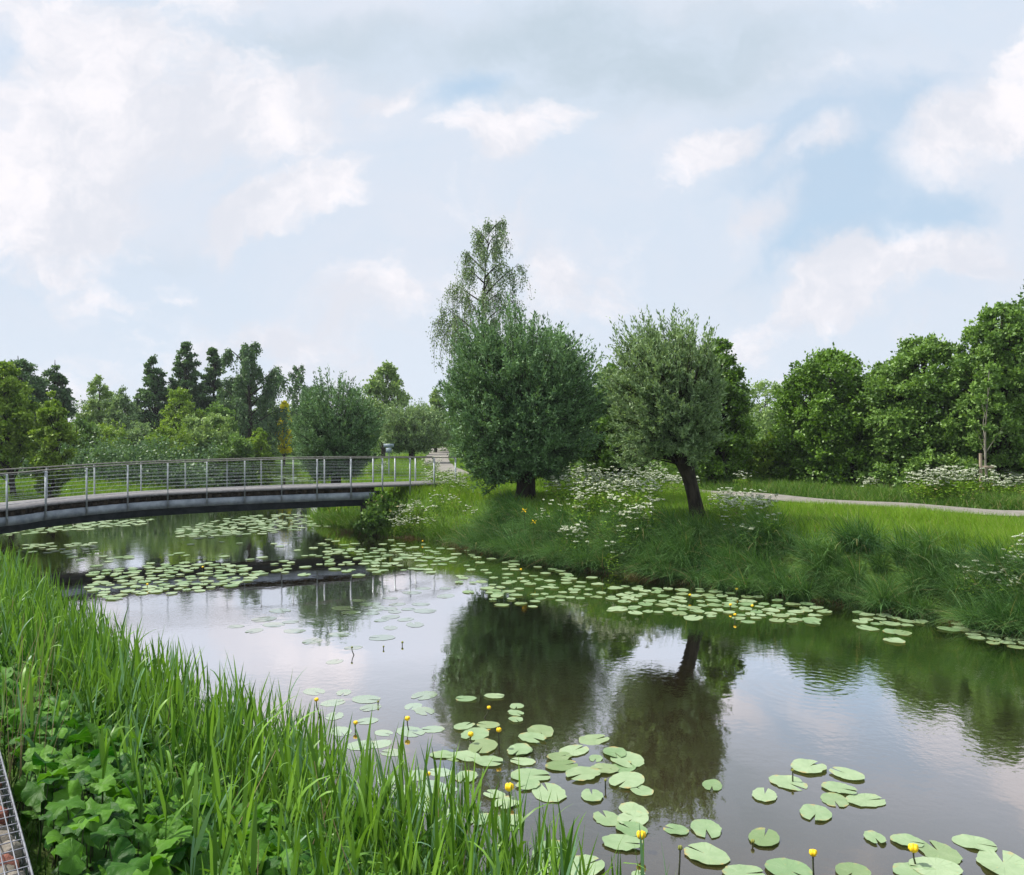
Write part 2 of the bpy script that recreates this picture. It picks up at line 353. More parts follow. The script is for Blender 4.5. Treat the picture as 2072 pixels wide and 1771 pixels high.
def H(x, y):
    x = np.asarray(x, float); y = np.asarray(y, float); s = sdist(x, y)
    near = (y < 22) & (x*NRM[0] + y*NRM[1] < 6.0) & (x < 12)
    right = 1.38*sm((s+.15)/2.3) - .05
    lf = sm((-8.5-x)/5)*sm((y-30)/4)
    right = right*(1-lf) + lf*(.75*sm((s+.1)/4) - .03)
    nb = np.clip(s*.56, 0, 9); nb = np.where(nb > 1.55, 1.55 + (nb-1.55)*.2, nb); nb = np.minimum(nb, 2.3)
    out_ = np.where(near, nb, right)
    und = .06*np.sin(x*.9+1)*np.sin(y*.7) + .03*np.sin(x*2.3+y*1.7)
    return np.where(s > 0, out_ + und*np.clip(s/2, 0, 1), np.maximum(-.8, s*.5))

def axis(a, b, f0, f1, fine, coarse):
    v = [f0]
    while v[-1] < f1: v.append(v[-1]+fine)
    w = v[-1]; st = fine
    while w < b: st *= 1.25; w += min(st, coarse); v.append(w)
    w = v[0]; st = fine; lo = []
    while w > a: st *= 1.25; w -= min(st, coarse); lo.append(w)
    return np.array(lo[::-1] + v)
gx = axis(-420, 420, -28, 24, .3, 40); gy = axis(-60, 440, 0, 62, .3, 40)
GX, GY = np.meshgrid(gx, gy); GZ = H(GX, GY)
mb = MB(); nx, ny = len(gx), len(gy); i, j = np.meshgrid(np.arange(nx-1), np.arange(ny-1)); b = (j*nx+i).ravel()
mb.add(np.stack([GX, GY, GZ], -1).reshape(-1, 3), np.stack([b, b+1, b+nx+1, b+nx], 1))
tag(mb.build('ground', M['ground'], smooth=True), kind='structure')
mb = MB(); mb.add([(-70, -12, 0), (45, -12, 0), (45, 90, 0), (-70, 90, 0)], [[0, 1, 2, 3]])
tag(mb.build('water', M['water']), 'still pond water mirroring clouds and trees', kind='structure')
# path: a strip laid over the ground
def smoothline(P_, step=.4):
    P_ = np.asarray(P_, float); k_ = len(P_); out_ = []
    for i in range(k_-1):
        p0, p1, p2, p3 = P_[max(i-1, 0)], P_[i], P_[i+1], P_[min(i+2, k_-1)]
        m_ = max(2, int(np.linalg.norm(p2-p1)/step))
        for t in np.linspace(0, 1, m_, endpoint=False):
            out_.append(.5*((2*p1) + (-p0+p2)*t + (2*p0-5*p1+4*p2-p3)*t*t + (-p0+3*p1-3*p2+p3)*t**3))
    out_.append(P_[-1]); return np.array(out_)
def strip(name, P_, w, dz, material):
    L = smoothline(P_); t = unit(np.gradient(L, axis=0)); nn = np.stack([-t[:, 1], t[:, 0]], 1)
    offs = np.linspace(-w/2, w/2, 5); k_ = len(L); wob = 1+.02*np.sin(np.arange(k_)*.37)
    v = np.stack([np.concatenate([L + nn*(o_*wob)[:, None], (H(*(L + nn*(o_*wob)[:, None]).T) + dz + .02)[:, None]], 1) for o_ in offs], 1)
    v[:, :, 2] = np.maximum(v[:, :, 2], v[:, :, 2].max(1, keepdims=True)-.01)
    b = (np.arange(k_-1)*5)[:, None] + np.arange(4)[None]; mb = MB(); mb.add(v.reshape(-1, 3), np.stack([b, b+1, b+6, b+5], -1).reshape(-1, 4))
    return mb.build(name, material, smooth=True)
tag(strip('path', PATH, 2.0, .03, M['path']), 'pale grey footpath winding behind the willows', kind='structure')

# ------------------------------------------------------------------ the footbridge
BE = [(-21.5, 17.2, 1.42), (-18.2, 21.0, 1.48)] + [(X(px, d), d, z) for px, d, z in
      [(0, 24.2, 1.57), (112, 25.8, 1.62), (274, 27.5, 1.71), (413, 28.6, 1.755), (545, 29.4, 1.79), (666, 30.3, 1.795), (760, 31.2, 1.78), (850, 32.6, 1.74), (931, 34.4, 1.68)]]
BL = smoothline(np.array(BE), .25)
seg = np.linalg.norm(np.diff(BL, axis=0), axis=1); S_ = np.concatenate([[0], np.cumsum(seg)])
bt = unit(np.gradient(BL, axis=0) * np.array([1, 1, 0])); bn = np.stack([-bt[:, 1], bt[:, 0], 0*bt[:, 0]], 1)   # away from the camera
BW = 1.7
br = empty('footbridge', BL[len(BL)//2], 'long low arched footbridge with steel railings crossing the pond', 'footbridge')
org = np.array(br.location)
def extr(name, prof, m_, a=0, b_=None, parent=br):
    """prof: closed outline of (offset across, dz) swept along the bridge"""
    L = BL[a:b_]; N_ = bn[a:b_]; k_ = len(L); p_ = len(prof); pr = np.array(prof)
    v = L[:, None] + N_[:, None]*pr[None, :, 0, None] + np.array([0, 0, 1.])*pr[None, :, 1, None]
    i = np.arange(k_-1)[:, None]*p_; j = np.arange(p_)[None]; j2 = (j+1) % p_
    mb = MB(); mb.add(v.reshape(-1, 3)-org, np.stack([i+j, i+j2, i+p_+j2, i+p_+j], -1).reshape(-1, 4))
    if p_ == 4: mb.add(np.concatenate([v[0], v[-1]])-org, [[0, 1, 2, 3], [7, 6, 5, 4]])
    return mb.build(name, m_, parent)
def rect(o0, o1, z0, z1): return [(o0, z0), (o1, z0), (o1, z1), (o0, z1)]
extr('deck', rect(-.06, BW+.06, -.07, 0), M['deck'])
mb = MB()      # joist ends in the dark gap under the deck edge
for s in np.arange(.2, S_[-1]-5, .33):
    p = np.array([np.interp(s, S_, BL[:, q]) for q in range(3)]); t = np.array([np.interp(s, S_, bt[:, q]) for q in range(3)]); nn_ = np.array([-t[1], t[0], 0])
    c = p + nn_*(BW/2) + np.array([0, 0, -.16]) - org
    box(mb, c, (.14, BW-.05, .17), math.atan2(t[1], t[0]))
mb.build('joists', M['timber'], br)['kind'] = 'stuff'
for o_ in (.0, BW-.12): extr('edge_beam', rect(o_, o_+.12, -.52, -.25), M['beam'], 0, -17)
for o_ in (.45, BW-.6): extr('arch_girder', rect(o_, o_+.16, -.80, -.253), M['beam_shade'], 0, -15)
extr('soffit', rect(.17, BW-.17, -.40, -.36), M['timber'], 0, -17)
extr('side_board', rect(.12, .15, -.255, -.072), M['timber'], 0, -17)
RH = 1.06
for side_, off in (('near', .03), ('far', BW-.03)):
    L = BL + bn*off + np.array([0, 0, RH]) - org
    mb = MB(); extr('handrail', rect(off-.05, off+.05, RH-.03, RH+.008), M['rail'])
    for k_ in range(7):
        mb = MB(); zc = .12 + k_*.125
        tube(mb, (BL + bn*off + np.array([0, 0, zc]) - org)[::3], .0034, 4); mb.build('cable', M['steel'], br)
    spc = 1.27
    for i_, s in enumerate(np.arange(.7 if off < 1 else .15, S_[-1], spc)):
        p = np.array([np.interp(s, S_, BL[:, q]) for q in range(3)]); t = np.array([np.interp(s, S_, bt[:, q]) for q in range(3)]); nn_ = np.array([-t[1], t[0], 0])
        o2 = off - .085 if off < 1 else off + .085
        mb = MB(); a = math.atan2(t[1], t[0]); base_z = -.5
        for dd in (-.013, .013):
            c = p + nn_*o2 + t*dd - org; box(mb, c + np.array([0, 0, (RH-.03+base_z)/2]), (.012, .06, RH-.03-base_z), a)
        box(mb, p + nn_*o2 - org + np.array([0, 0, -.3]), (.03, .05, .12), a)
        box(mb, p + nn_*((o2+off)/2) - org + np.array([0, 0, RH-.05]), (.05, .12, .035), a)
        mb.build('post', M['steel'], br)
mb = MB(); a_ = BL[-26]; aa = math.atan2(bt[-26][1], bt[-26][0])
box(mb, a_ + bn[-26]*(BW/2) + np.array([2.1, .95, -1.25]) - org, (.9, BW-.3, 1.0), aa); mb.build('abutment', M['concrete'], br)

# ------------------------------------------------------------------ trees
def limb(p0, p1, bend=.15, k_=6, r=R):
    t = np.linspace(0, 1, k_)[:, None]; m_ = (p0+p1)/2 + np.array([r.normal()*bend, r.normal()*bend, abs(r.normal())*bend])*np.linalg.norm(p1-p0)
    return (1-t)**2*p0 + 2*t*(1-t)*m_ + t*t*p1
def leaves_on(mb, S, E, m_, jit, ll, lw, r, up=.4, along=.6, tint_c=None, droop=0.0, flat=.0):
    n_ = len(S); t = r.uniform(.08, 1.0, (n_, m_, 1)); c = S[:, None] + (E-S)[:, None]*t + r.normal(size=(n_, m_, 3))*jit
    d = unit(E-S)[:, None]*along + r.normal(size=(n_, m_, 3))*.6 + np.array([0, 0, up-droop]); d = unit(d).reshape(-1, 3)
    nr = r.normal(size=(n_*m_, 3)); nr[:, 2] += flat*3; sd_ = unit(np.cross(d, nr)); q = r.uniform(.7, 1.25, (n_*m_, 1))
    tint = r.uniform(0, 1, n_*m_)*.7
    if tint_c is not None: tint = tint + np.repeat(tint_c, m_)*.5
    rhombs(mb, c.reshape(-1, 3), d*ll*q, sd_*lw*q, np.clip(tint, 0, 1))

def tree_pollard(name, label, px, d, zb, top, cl, crt, head_h, nshoot, nleaf, mt, cat='pollard willow', lean=0, tr=.3, seed=1, cut=0, upright=.35, ll=.13, lw=.02, low=.6, group='pollard willows around the pond', spread=1.0, dens=1.0):
    """px base, d depth, top = y of the tip, cl/crt = left and right of the crown in the frame"""
    r = np.random.default_rng(seed); b = np.array([X(px, d), d, zb]); zt = Z(top, d); xl, xr = X(cl, d), X(crt, d)
    o_ = empty(name, b, label, cat, group)
    hx = lean; hd = np.array([hx, 0, head_h]); C_ = np.array([(xl+xr)/2-b[0], 0, 0]); rx = (xr-xl)/2
    # trunk
    mb = MB(); t = np.linspace(0, 1, 9)[:, None]; P_ = t*hd*1.0 + np.sin(t*3)*np.array([.04, .02, 0]); P_[0, 2] = -.15
    rad = tr*(1+.35*np.exp(-t[:, 0]*7) - .12*np.sin(t[:, 0]*pi) + .28*sm((t[:, 0]-.75)*4)); tube(mb, P_, rad, 12)
    for _ in range(9):
        v = randdir(1, r)[0]*np.array([1, 1, .5]); tube(mb, np.array([hd, hd+v*tr*1.1, hd+v*tr*1.7+np.array([0, 0, .12])]), [tr*.6, tr*.45, tr*.1], 7)
    # shoots
    zc = (zt-zb)*.5 + head_h*.5*low; rz_up = (zt-zb) - head_h; 
    v = randdir(nshoot*3, r); v = v[v[:, 2] > -low*1.0-.35][:nshoot]; n_ = len(v)
    # end points on a lumpy ellipsoid about the crown centre
    cz = head_h + rz_up*(.44 if low < .6 else .42); rz = rz_up*(1-.44 if low < .6 else .58)
    lump = 1 + .12*np.sin(v[:, 0]*5+seed) * np.cos(v[:, 1]*4+1) + .07*np.sin(v[:, 2]*9 + v[:, 0]*7) + r.normal(size=n_)*.035
    sh = np.maximum(1-v[:, 2]**2, .03)**np.where(v[:, 2] > 0, -.16, -.05); E = np.stack([C_[0] + v[:, 0]*rx*lump*spread*sh, v[:, 1]*rx*lump*.95*sh, cz + v[:, 2]*rz*lump*np.where(v[:, 2] < 0, .92, 1)], 1)
    st = hd + (E-hd)*.12 + r.normal(size=(n_, 3))*.08
    # curved shoots in two pieces, plus side twigs
    mid = st + (E-st)*.55 + np.array([0, 0, 1.0])*np.linalg.norm(E-st, axis=1, keepdims=True)*upright*.25
    thin(mb, st, mid, .022); thin(mb, mid, E, .012)
    mb.build('trunk', M['bark'], o_, smooth=True)
    mb = MB(); tc_ = r.uniform(0, 1, n_)
    k2 = 6; idx = np.repeat(np.arange(n_), k2); tt = r.uniform(.25, 1, (n_*k2, 1))
    base_ = np.where(tt < .5, st[idx] + (mid-st)[idx]*tt*2, mid[idx] + (E-mid)[idx]*(tt*2-1))
    dirv = unit(unit(E-st)[idx] + r.normal(size=(n_*k2, 3))*.7 + np.array([0, 0, upright]))
    Ln = rx*.20*r.uniform(.5, 1.3, (n_*k2, 1)); e2 = base_ + dirv*Ln
    rr = np.linalg.norm((e2 - np.array([C_[0], 0, cz]))/np.array([rx, rx, rz]), axis=1); keep = rr < 1.06
    base_, e2, idx = base_[keep], e2[keep], idx[keep]
    m_ = max(1, int(nleaf*.86/len(base_))); leaves_on(mb, base_, e2, m_, rx*.02, ll, lw, r, .25, .7, tc_[idx])
    tips = E + unit(E-mid)*r.uniform(.08, .34, (n_, 1))*np.where(v[:, 2:3] > .3, 1.4, 1) + np.array([0, 0, .08])
    leaves_on(mb, E-(E-mid)*.3, tips, max(2, int(nleaf*.14/n_)), .02, ll, lw, r, .3, 1.0, tc_)
    mb.build('crown', mt, o_)
    return o_

def tree_clump(name, label, cat, px, d, top, base, cl, crt, mt, n=12000, seed=1, ll=.14, lw=.045, trunk=.14, clear=.1, shape='round', zb=None, spikes=0, ncl=60, group=None, bark='bark', flatness=.28, wt=1.0, droop=0.0):
    """crown of leaf sprays gathered in clumps in an envelope"""
    r = np.random.default_rng(seed); 
    if zb is None: zb = float(H(X(px, d), d))
    b = np.array([X(px, d), d, zb]); zt = Z(top, d)-zb; xl, xr = X(cl, d)-b[0], X(crt, d)-b[0]; rx = (xr-xl)/2; cx = (xl+xr)/2; z0 = zt*clear
    o_ = empty(name, b, label, cat, group)
    ncl = int(ncl*1.5); n = int(n*1.15); C_ = []
    while len(C_) < ncl:
        t = r.uniform(0, 1); a = r.uniform(0, 2*pi); q = math.sqrt(r.uniform(.10, 1))
        if shape == 'round': w_ = math.sin(min(1, (t*.93+.12))**.8*pi)**.55
        elif shape == 'cone': w_ = (1-t)**.6*(1 if t > .12 else .5+t*4)
        elif shape == 'egg': w_ = max(0, math.sin((t**.75)*pi))**.65
        elif shape == 'bush': w_ = math.sqrt(max(0, 1-t**3.6))
        elif shape == 'column': w_ = min(1, (1-t)*3+.1)*.9*(.6+.4*min(1, t*4))
        if r.uniform() > w_**(1.2 if shape != 'cone' else .8)+.08: continue
        w_ *= r.uniform(.82, 1.08)
        C_.append((cx + cos(a)*q*rx*w_*.88, sin(a)*q*rx*wt*w_*.88, z0 + t*(zt-z0)*.94, rx*(.26 if shape != 'cone' else .19)*(90/max(ncl, 90))**.2*r.uniform(.65, 1.25)*(.7+.3*w_)))
    C_ = np.array(C_); k_ = len(C_)
    mb = MB(); lean = r.normal()*.02*zt
    tt = np.linspace(0, 1, 8)[:, None]; tk = np.concatenate([tt*lean + cx*tt + .03*zt*np.sin(tt*5+seed)*.4, .02*zt*np.sin(tt*4)*.5, tt*zt*.93], 1); tk[0, 2] = -.1
    tube(mb, tk, trunk*(1.15-tt[:, 0]*1.08), 8)
    for c in C_[::2]:
        f_ = max(.08, min(.9, (c[2]/zt)-.12-.25*np.hypot(c[0]-cx, c[1])/max(rx, .1)*.5)); p0 = np.array([np.interp(f_, tt[:, 0], tk[:, q]) for q in range(3)])
        tube(mb, limb(p0, c[:3], .10, 5, r), trunk*np.linspace(.34, .06, 5), 4, caps=False)
    mb.build('trunk', M[bark], o_, smooth=True)
    mb = MB(); kt = max(6, min(26, int(n/k_/6))); idx = np.repeat(np.arange(k_), kt)
    v = randdir(len(idx), r)*np.array([1, 1, 1-flatness]); S = C_[idx, :3] + v*C_[idx, 3:4]*.15; E = C_[idx, :3] + v*C_[idx, 3:4]*r.uniform(.6, 1.25, (len(idx), 1)) + np.array([0, 0, -droop])*C_[idx, 3:4]
    tcc = r.uniform(0, 1, k_)[idx]
    leaves_on(mb, S, E, max(1, int(n/len(idx))), C_[:, 3].mean()*.10, ll, lw, r, .1, .5, tcc, flat=flatness)
    if spikes:
        hi = C_[C_[:, 2] > zt*.5]; sp = hi[r.integers(0, len(hi), spikes)]; S = sp[:, :3] + r.normal(size=(spikes, 3))*.25*sp[:, 3:4]; E = S + np.stack([r.normal(size=spikes)*.12, r.normal(size=spikes)*.1, sp[:, 3]*r.uniform(.9, 1.7, spikes)], 1)
        leaves_on(mb, S, E, 16, .05, ll, lw, r, .5, .5, np.full(spikes, .8))
    mb.build('crown', mt, o_)
    return o_

def tree_birch(name, label, px, d, top, cl, crt, mt, n=14000, seed=1, zb=None, clear=.22, trunk=.16, ll=.10, lw=.032, nl=26, group=None, hang=1.0, cat='birch tree', sidez=None):
    r = np.random.default_rng(seed); zb = float(H(X(px, d), d)) if zb is None else zb
    b = np.array([X(px, d), d, zb]); zt = Z(top, d)-zb; rx = (X(crt, d)-X(cl, d))/2; cx = (X(crt, d)+X(cl, d))/2 - b[0]
    o_ = empty(name, b, label, cat, group); mb = MB(); tt = np.linspace(0, 1, 10)[:, None]
    tk = np.concatenate([.02*zt*np.sin(tt*5+seed) + cx*tt*.3, .015*zt*np.sin(tt*4), tt*zt*.97], 1); tk[0, 2] = -.1; tube(mb, tk, trunk*(1.1-tt[:, 0]*1.04), 8)
    S, E, T = [], [], []
    for i_ in range(nl):
        f_ = clear + (1-clear)*(i_+r.uniform(0, .8))/nl; f_ = min(f_, .97); p0 = np.array([np.interp(f_, tt[:, 0], tk[:, q]) for q in range(3)])
        a = i_*2.4 + r.normal()*.3; reach = rx*min(1.0, .22+1.5*((1-f_)/(1-clear))**.9)*r.uniform(.5, 1.15)
        rise = reach*r.uniform(.45, .85) + .25; rise = min(rise, (zt-p0[2])*.9+.2)
        p1 = p0 + np.array([cos(a)*reach + cx*.3, sin(a)*reach, rise]); L = limb(p0, p1, .08, 7, r); L[-1, 2] -= reach*.15; tube(mb, L, trunk*np.linspace(.35, .05, 7), 4, caps=False)
        for _ in range(int(7+20*(reach/rx))):
            q = r.uniform(.42, 1.05)*6; qq = min(q, 5.99); s0 = L[int(qq)]*(1-qq % 1) + L[min(6, int(qq)+1)]*(qq % 1) + r.normal(size=3)*.05*reach
            ln = r.uniform(.25, 1.0)*hang*(.35+.9*reach/rx); out_ = np.array([cos(a), sin(a), 0])*r.uniform(0, .35)*ln
            s1 = s0 + out_*.5 + r.normal(size=3)*np.array([.12, .12, .05])*ln + np.array([0, 0, -ln*.4]); S.append(s0); E.append(s1); T.append(r.uniform())
            s2 = s1 + np.array([r.normal()*.06, r.normal()*.06, -ln*.6]) ; S.append(s1); E.append(s2); T.append(T[-1])
        S.append(L[5]); E.append(L[6] + (L[6]-L[5])*.5 + np.array([0, 0, .1])); T.append(.8)
    S.append(tk[-2]); E.append(tk[-1]+np.array([0, 0, .1])); T.append(.9)
    S = np.array(S); E = np.array(E); thin(mb, S, E, .008); mb.build('trunk', M['bark'] if group else M['bark'], o_, smooth=True)
    mb = MB(); leaves_on(mb, S, E, max(2, int(n/len(S))), .045*hang, ll, lw, r, -.1, .7, np.array(T), droop=.5); mb.build('crown', mt, o_); return o_

wil = leaf_mat('willow_leaf', (.020, .058, .020), (.195, .335, .150), .22, .5, .25)
wil_y = leaf_mat('young_willow_leaf', (.045, .095, .035), (.290, .410, .200), .28, .5, .25)
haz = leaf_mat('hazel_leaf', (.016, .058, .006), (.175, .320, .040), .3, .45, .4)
haz_l = leaf_mat('light_green_hazel_leaf', (.035, .095, .014), (.225, .370, .085), .32, .5, .35)  # lighter green than the other hazel leaves
bir = leaf_mat('birch_leaf', (.060, .110, .045), (.270, .370, .200), .3, .5, .3)
drk = leaf_mat('alder_leaf', (.035, .085, .035), (.135, .235, .095), .3, .5, .3)
grn = leaf_mat('fresh_green_leaf', (.080, .170, .018), (.260, .380, .050), .32, .55, .3)
pal = leaf_mat('pale_green_leaf', (.120, .210, .065), (.300, .420, .140), .3, .55, .3)
yel = leaf_mat('yellow_blossom', (.60, .56, .01), (.85, .80, .04), .3, .6, .2, (1.2, 1.2, .6))
mid = leaf_mat('mid_green_leaf', (.045, .110, .022), (.170, .290, .065), .3, .5, .3)

tree_pollard('pollard_willow', 'big round grey-green pollard willow in front of the tall birch', 1062, 29.4, 1.25, 652, 903, 1203, 1.35, 820, 150000, wil, tr=.38, seed=3, low=.6, ll=.14, lw=.023)
tree_pollard('pollard_willow', 'pollard willow with a bare leaning trunk on the right bank', 1414, 23.0, 1.32, 658, 1234, 1456, 1.75, 560, 72000, wil_y, lean=-.42, tr=.215, seed=5, ll=.12, lw=.019, upright=.6, spread=.98, low=.5)
tree_pollard('pollard_willow', 'round grey-green pollard willow just behind the bridge railing', 678, 42, .55, 772, 594, 764, 1.3, 620, 60000, wil, tr=.3, seed=8, ll=.15, lw=.026, low=.6)
tree_pollard('pollard_willow', 'smaller pale pollard willow behind the blue-grey sign', 832, 60, 1.2, 818, 770, 894, 1.3, 420, 26000, wil_y, tr=.25, seed=9, ll=.2, lw=.035)
tree_birch('birch_tree', 'tall weeping birch rising behind the big pollard willow', 985, 36, 440, 902, 1082, bir, 24000, 8, clear=.30, nl=30, hang=1.75, trunk=.11, ll=.085, lw=.026)
tree_birch('birch_tree', 'weeping birch with hanging sprays left of the yellow bush', 500, 72, 696, 436, 574, drk, 26000, 12, clear=.12, nl=30, hang=2.2, ll=.2, lw=.07, trunk=.25)
tree_birch('birch_tree', 'small thin birch top behind the yellow bush', 608, 88, 736, 580, 634, drk, 4500, 13, clear=.3, nl=22, hang=1.6, ll=.22, lw=.08, trunk=.15)
T = tree_clump
T('hazel_tree', 'dark leafy tree showing between the two front willows', 'tree', 1222, 37, 728, 930, 1170, 1310, haz, 30000, 21, .17, .055, .12, .0, 'bush', ncl=120)
T('hazel_tree', 'dark glossy tree with a pointed top behind the leaning willow', 'tree', 1452, 36, 665, 945, 1372, 1532, haz, 52000, 22, .13, .045, .14, .0, 'egg', spikes=34, ncl=200)
T('hazel_bush', 'large dome of dark hazel beyond the path', 'hazel', 1680, 36, 700, 965, 1552, 1806, haz, 80000, 23, .13, .046, .16, .0, 'bush', spikes=70, ncl=280)
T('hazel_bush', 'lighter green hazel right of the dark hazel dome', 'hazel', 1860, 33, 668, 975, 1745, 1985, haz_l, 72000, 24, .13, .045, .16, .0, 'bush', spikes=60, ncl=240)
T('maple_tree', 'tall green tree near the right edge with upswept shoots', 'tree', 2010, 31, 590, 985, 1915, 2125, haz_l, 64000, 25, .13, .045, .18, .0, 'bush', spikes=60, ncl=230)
T('maple_tree', 'tallest dark tree cut off by the right edge of the view', 'tree', 2105, 36, 535, 985, 2005, 2230, mid, 46000, 26, .18, .055, .2, .02, 'bush', spikes=30, ncl=170)
T('hazel_bush', 'hazel filling the gap between the dark dome and its lighter neighbour', 'hazel', 1790, 36.5, 722, 975, 1715, 1870, haz, 40000, 30, .13, .046, .14, .0, 'bush', spikes=30, ncl=150)
T('bush', 'bright green bush at the foot of the dark hazel dome', 'bush', 1545, 37, 880, 965, 1500, 1600, grn, 9000, 27, .13, .045, .05, .0, 'bush', spikes=10, ncl=40)
T('bush', 'distant pale bush in the gap left of the hazel dome', 'bush', 1545, 75, 765, 925, 1485, 1610, pal, 9000, 28, .22, .08, .1, .0, 'bush', ncl=50)
T('bush', 'dark low bush below the pointed-top tree', 'bush', 1470, 39, 880, 965, 1420, 1530, haz, 9000, 29, .15, .05, .06, .0, 'bush', ncl=45)
T('poplar_tree', 'light green rounded tree behind the railing pollard willow', 'tree', 775, 78, 720, 925, 726, 832, pal, 13000, 31, .24, .085, .2, .2, 'egg', spikes=18, ncl=60)
T('poplar_tree', 'slim light green tree left of the big pollard willow', 'tree', 880, 84, 785, 925, 846, 918, pal, 8000, 32, .24, .085, .16, .1, 'egg', spikes=14, ncl=45)
T('laburnum', 'yellow flowering bush beside the round willow', 'bush', 573, 74, 802, 925, 560, 592, yel, 8000, 33, .2, .09, .1, .2, 'round', ncl=40)
T('alder_tree', 'dark conical tree with the highest tip of the left group', 'tree', 380, 74, 680, 925, 312, 442, drk, 30000, 41, .18, .07, .22, .12, 'cone', spikes=16, ncl=110, flatness=.5)
T('alder_tree', 'dark conical tree second from left in its group', 'tree', 427, 76, 692, 925, 378, 484, drk, 22000, 42, .2, .08, .22, .12, 'cone', spikes=14, ncl=90, flatness=.5)
T('alder_tree', 'dark conical tree standing alone left of its group', 'tree', 308, 73, 713, 925, 256, 364, drk, 20000, 43, .2, .08, .22, .15, 'cone', spikes=12, ncl=90, flatness=.5)
T('alder_tree', 'dark tree behind the weeping birch on the left side', 'tree', 470, 80, 760, 925, 425, 550, drk, 13000, 44, .22, .09, .22, .05, 'egg', ncl=70)
T('willow_tree', 'dark feathery tree far left behind the light green alder', 'tree', 60, 62, 703, 925, -30, 112, drk, 34000, 45, .2, .06, .3, .1, 'round', ncl=130, droop=.5)
T('willow_tree', 'dark feathery crown with drooping edge, far left', 'tree', 115, 64, 712, 925, 70, 150, drk, 20000, 46, .2, .06, .25, .05, 'round', ncl=90, droop=.6)
T('alder_tree', 'light green alder with bare lower trunk at the left edge', 'tree', 28, 41, 716, 960, -60, 82, grn, 22000, 47, .15, .055, .13, .2, 'egg', spikes=20, ncl=100)
T('alder_tree', 'light green alder leaning over the left railing', 'tree', 106, 40, 784, 960, 60, 150, grn, 14000, 48, .15, .055, .11, .16, 'egg', spikes=14, ncl=80)
T('distant_tree', 'hazy distant tree between the far left trees and the lone conical tree', 'tree', 215, 96, 792, 925, 140, 290, wil_y, 14000, 53, .24, .08, .2, .0, 'bush', ncl=70)
T('distant_tree', 'hazy distant tree behind the middle conical trees', 'tree', 365, 98, 770, 925, 290, 450, mid, 14000, 54, .24, .08, .2, .0, 'bush', ncl=70)
T('distant_tree', 'hazy distant tree right of the weeping birch', 'tree', 545, 98, 812, 925, 480, 640, mid, 12000, 55, .24, .08, .2, .0, 'bush', ncl=60)
T('sapling', 'pale feathery young tree in the sky gap on the left', 'tree', 192, 66, 750, 925, 158, 238, pal, 9000, 49, .18, .06, .1, .1, 'egg', spikes=16, ncl=60)
T('sapling', 'pale young tree beside the lone conical tree', 'tree', 248, 64, 778, 925, 210, 290, wil_y, 9000, 50, .18, .05, .1, .1, 'egg', spikes=10, ncl=60)
T('sapling', 'fresh green young tree in front of the conical trees', 'tree', 362, 62, 772, 925, 318, 410, grn, 11000, 51, .17, .06, .1, .1, 'egg', spikes=10, ncl=70)
T('sapling', 'mid green young tree below the weeping birch', 'tree', 440, 60, 800, 925, 400, 490, mid, 10000, 52, .17, .06, .1, .1, 'egg', spikes=10, ncl=60)
rowb = [(150, 840, 110, mid, 'dark green bush behind the left railing'), (215, 850, 130, grn, 'yellow-green bush near the left of the far bank'), (285, 858, 110, wil_y, 'grey-green willow bush on the far bank'),
        (340, 862, 120, grn, 'yellow-green bush in the middle of the far bank'), (395, 838, 110, pal, 'pale feathery bush in the middle of the far bank'), (445, 835, 120, pal, 'pale grey-green bush right of the feathery one'),
        (478, 872, 100, mid, 'low mid green bush at the right of the far bank'), (525, 862, 66, grn, 'small bright bush by the end of the far bank'), (100, 872, 120, mid, 'low green bush under the leaning alder'), (30, 880, 120, grn, 'low light green bush at the left edge')]
for q, (px, tp, w_, mt_, lb) in enumerate(rowb):
    T('bush', lb, 'bush', px, 52+(q % 3)*2, tp, 940, px-w_/2, px+w_/2, mt_, 10000, 60+q, .16, .05, .08, .0, 'bush', spikes=14, ncl=60, group='bushes along the far bank')
# dark undergrowth and the distant mass of trees closing the view
r = np.random.default_rng(5)
mb = MB(); cs = []
for px in np.arange(-80, 470, 2.6):
    d_ = 47.5+r.uniform(0, 6)+(px > 400)*3; cs.append((X(px, d_)+r.normal()*.3, d_, r.uniform(.8, 2.7), 1.1))
cs = np.array(cs); cs = np.repeat(cs, 2, 0); cs[1::2, 2] *= .45; idx = np.repeat(np.arange(len(cs)), 14); v = randdir(len(idx), r)
leaves_on(mb, cs[idx, :3]+v*.2, cs[idx, :3]+v*.95, 9, .12, .17, .065, r, .1, .4, r.uniform(0, 1, len(cs))[idx]); tag(mb.build('undergrowth', drk), kind='stuff')
mb = MB(); cs = []
for px in np.arange(985, 1570, 5):
    d_ = 43+r.uniform(-1.5, 5)+(px > 1330)*-2; cs.append((X(px, d_)+r.normal()*.3, d_, 1.4+r.uniform(0, 2.2)))
for px in np.arange(470, 1000, 6):
    d_ = 88+r.uniform(-4, 5); cs.append((X(px, d_), d_, 1.2+r.uniform(.2, 2.4)))
cs = np.array(cs); idx = np.repeat(np.arange(len(cs)), 26); v = randdir(len(idx), r)
leaves_on(mb, cs[idx]+v*.2, cs[idx]+v*.95, 9, .12, .17, .06, r, .1, .4, r.uniform(0, 1, len(cs))[idx]); tag(mb.build('hedge_undergrowth', mid), kind='stuff')
mb = MB(); cs = []
for px in np.arange(-300, 2400, 8):
    d_ = r.uniform(105, 135); tp = 868 + 10*math.sin(px*.013) + r.uniform(-6, 6)
    if 1450 < px < 1650: tp -= 25
    for z_ in np.linspace(1.5, Z(tp, d_), 4): cs.append((X(px, d_)+r.normal()*.8, d_, z_, 2.2))
cs = np.array(cs); idx = np.repeat(np.arange(len(cs)), 12); v = randdir(len(idx), r)
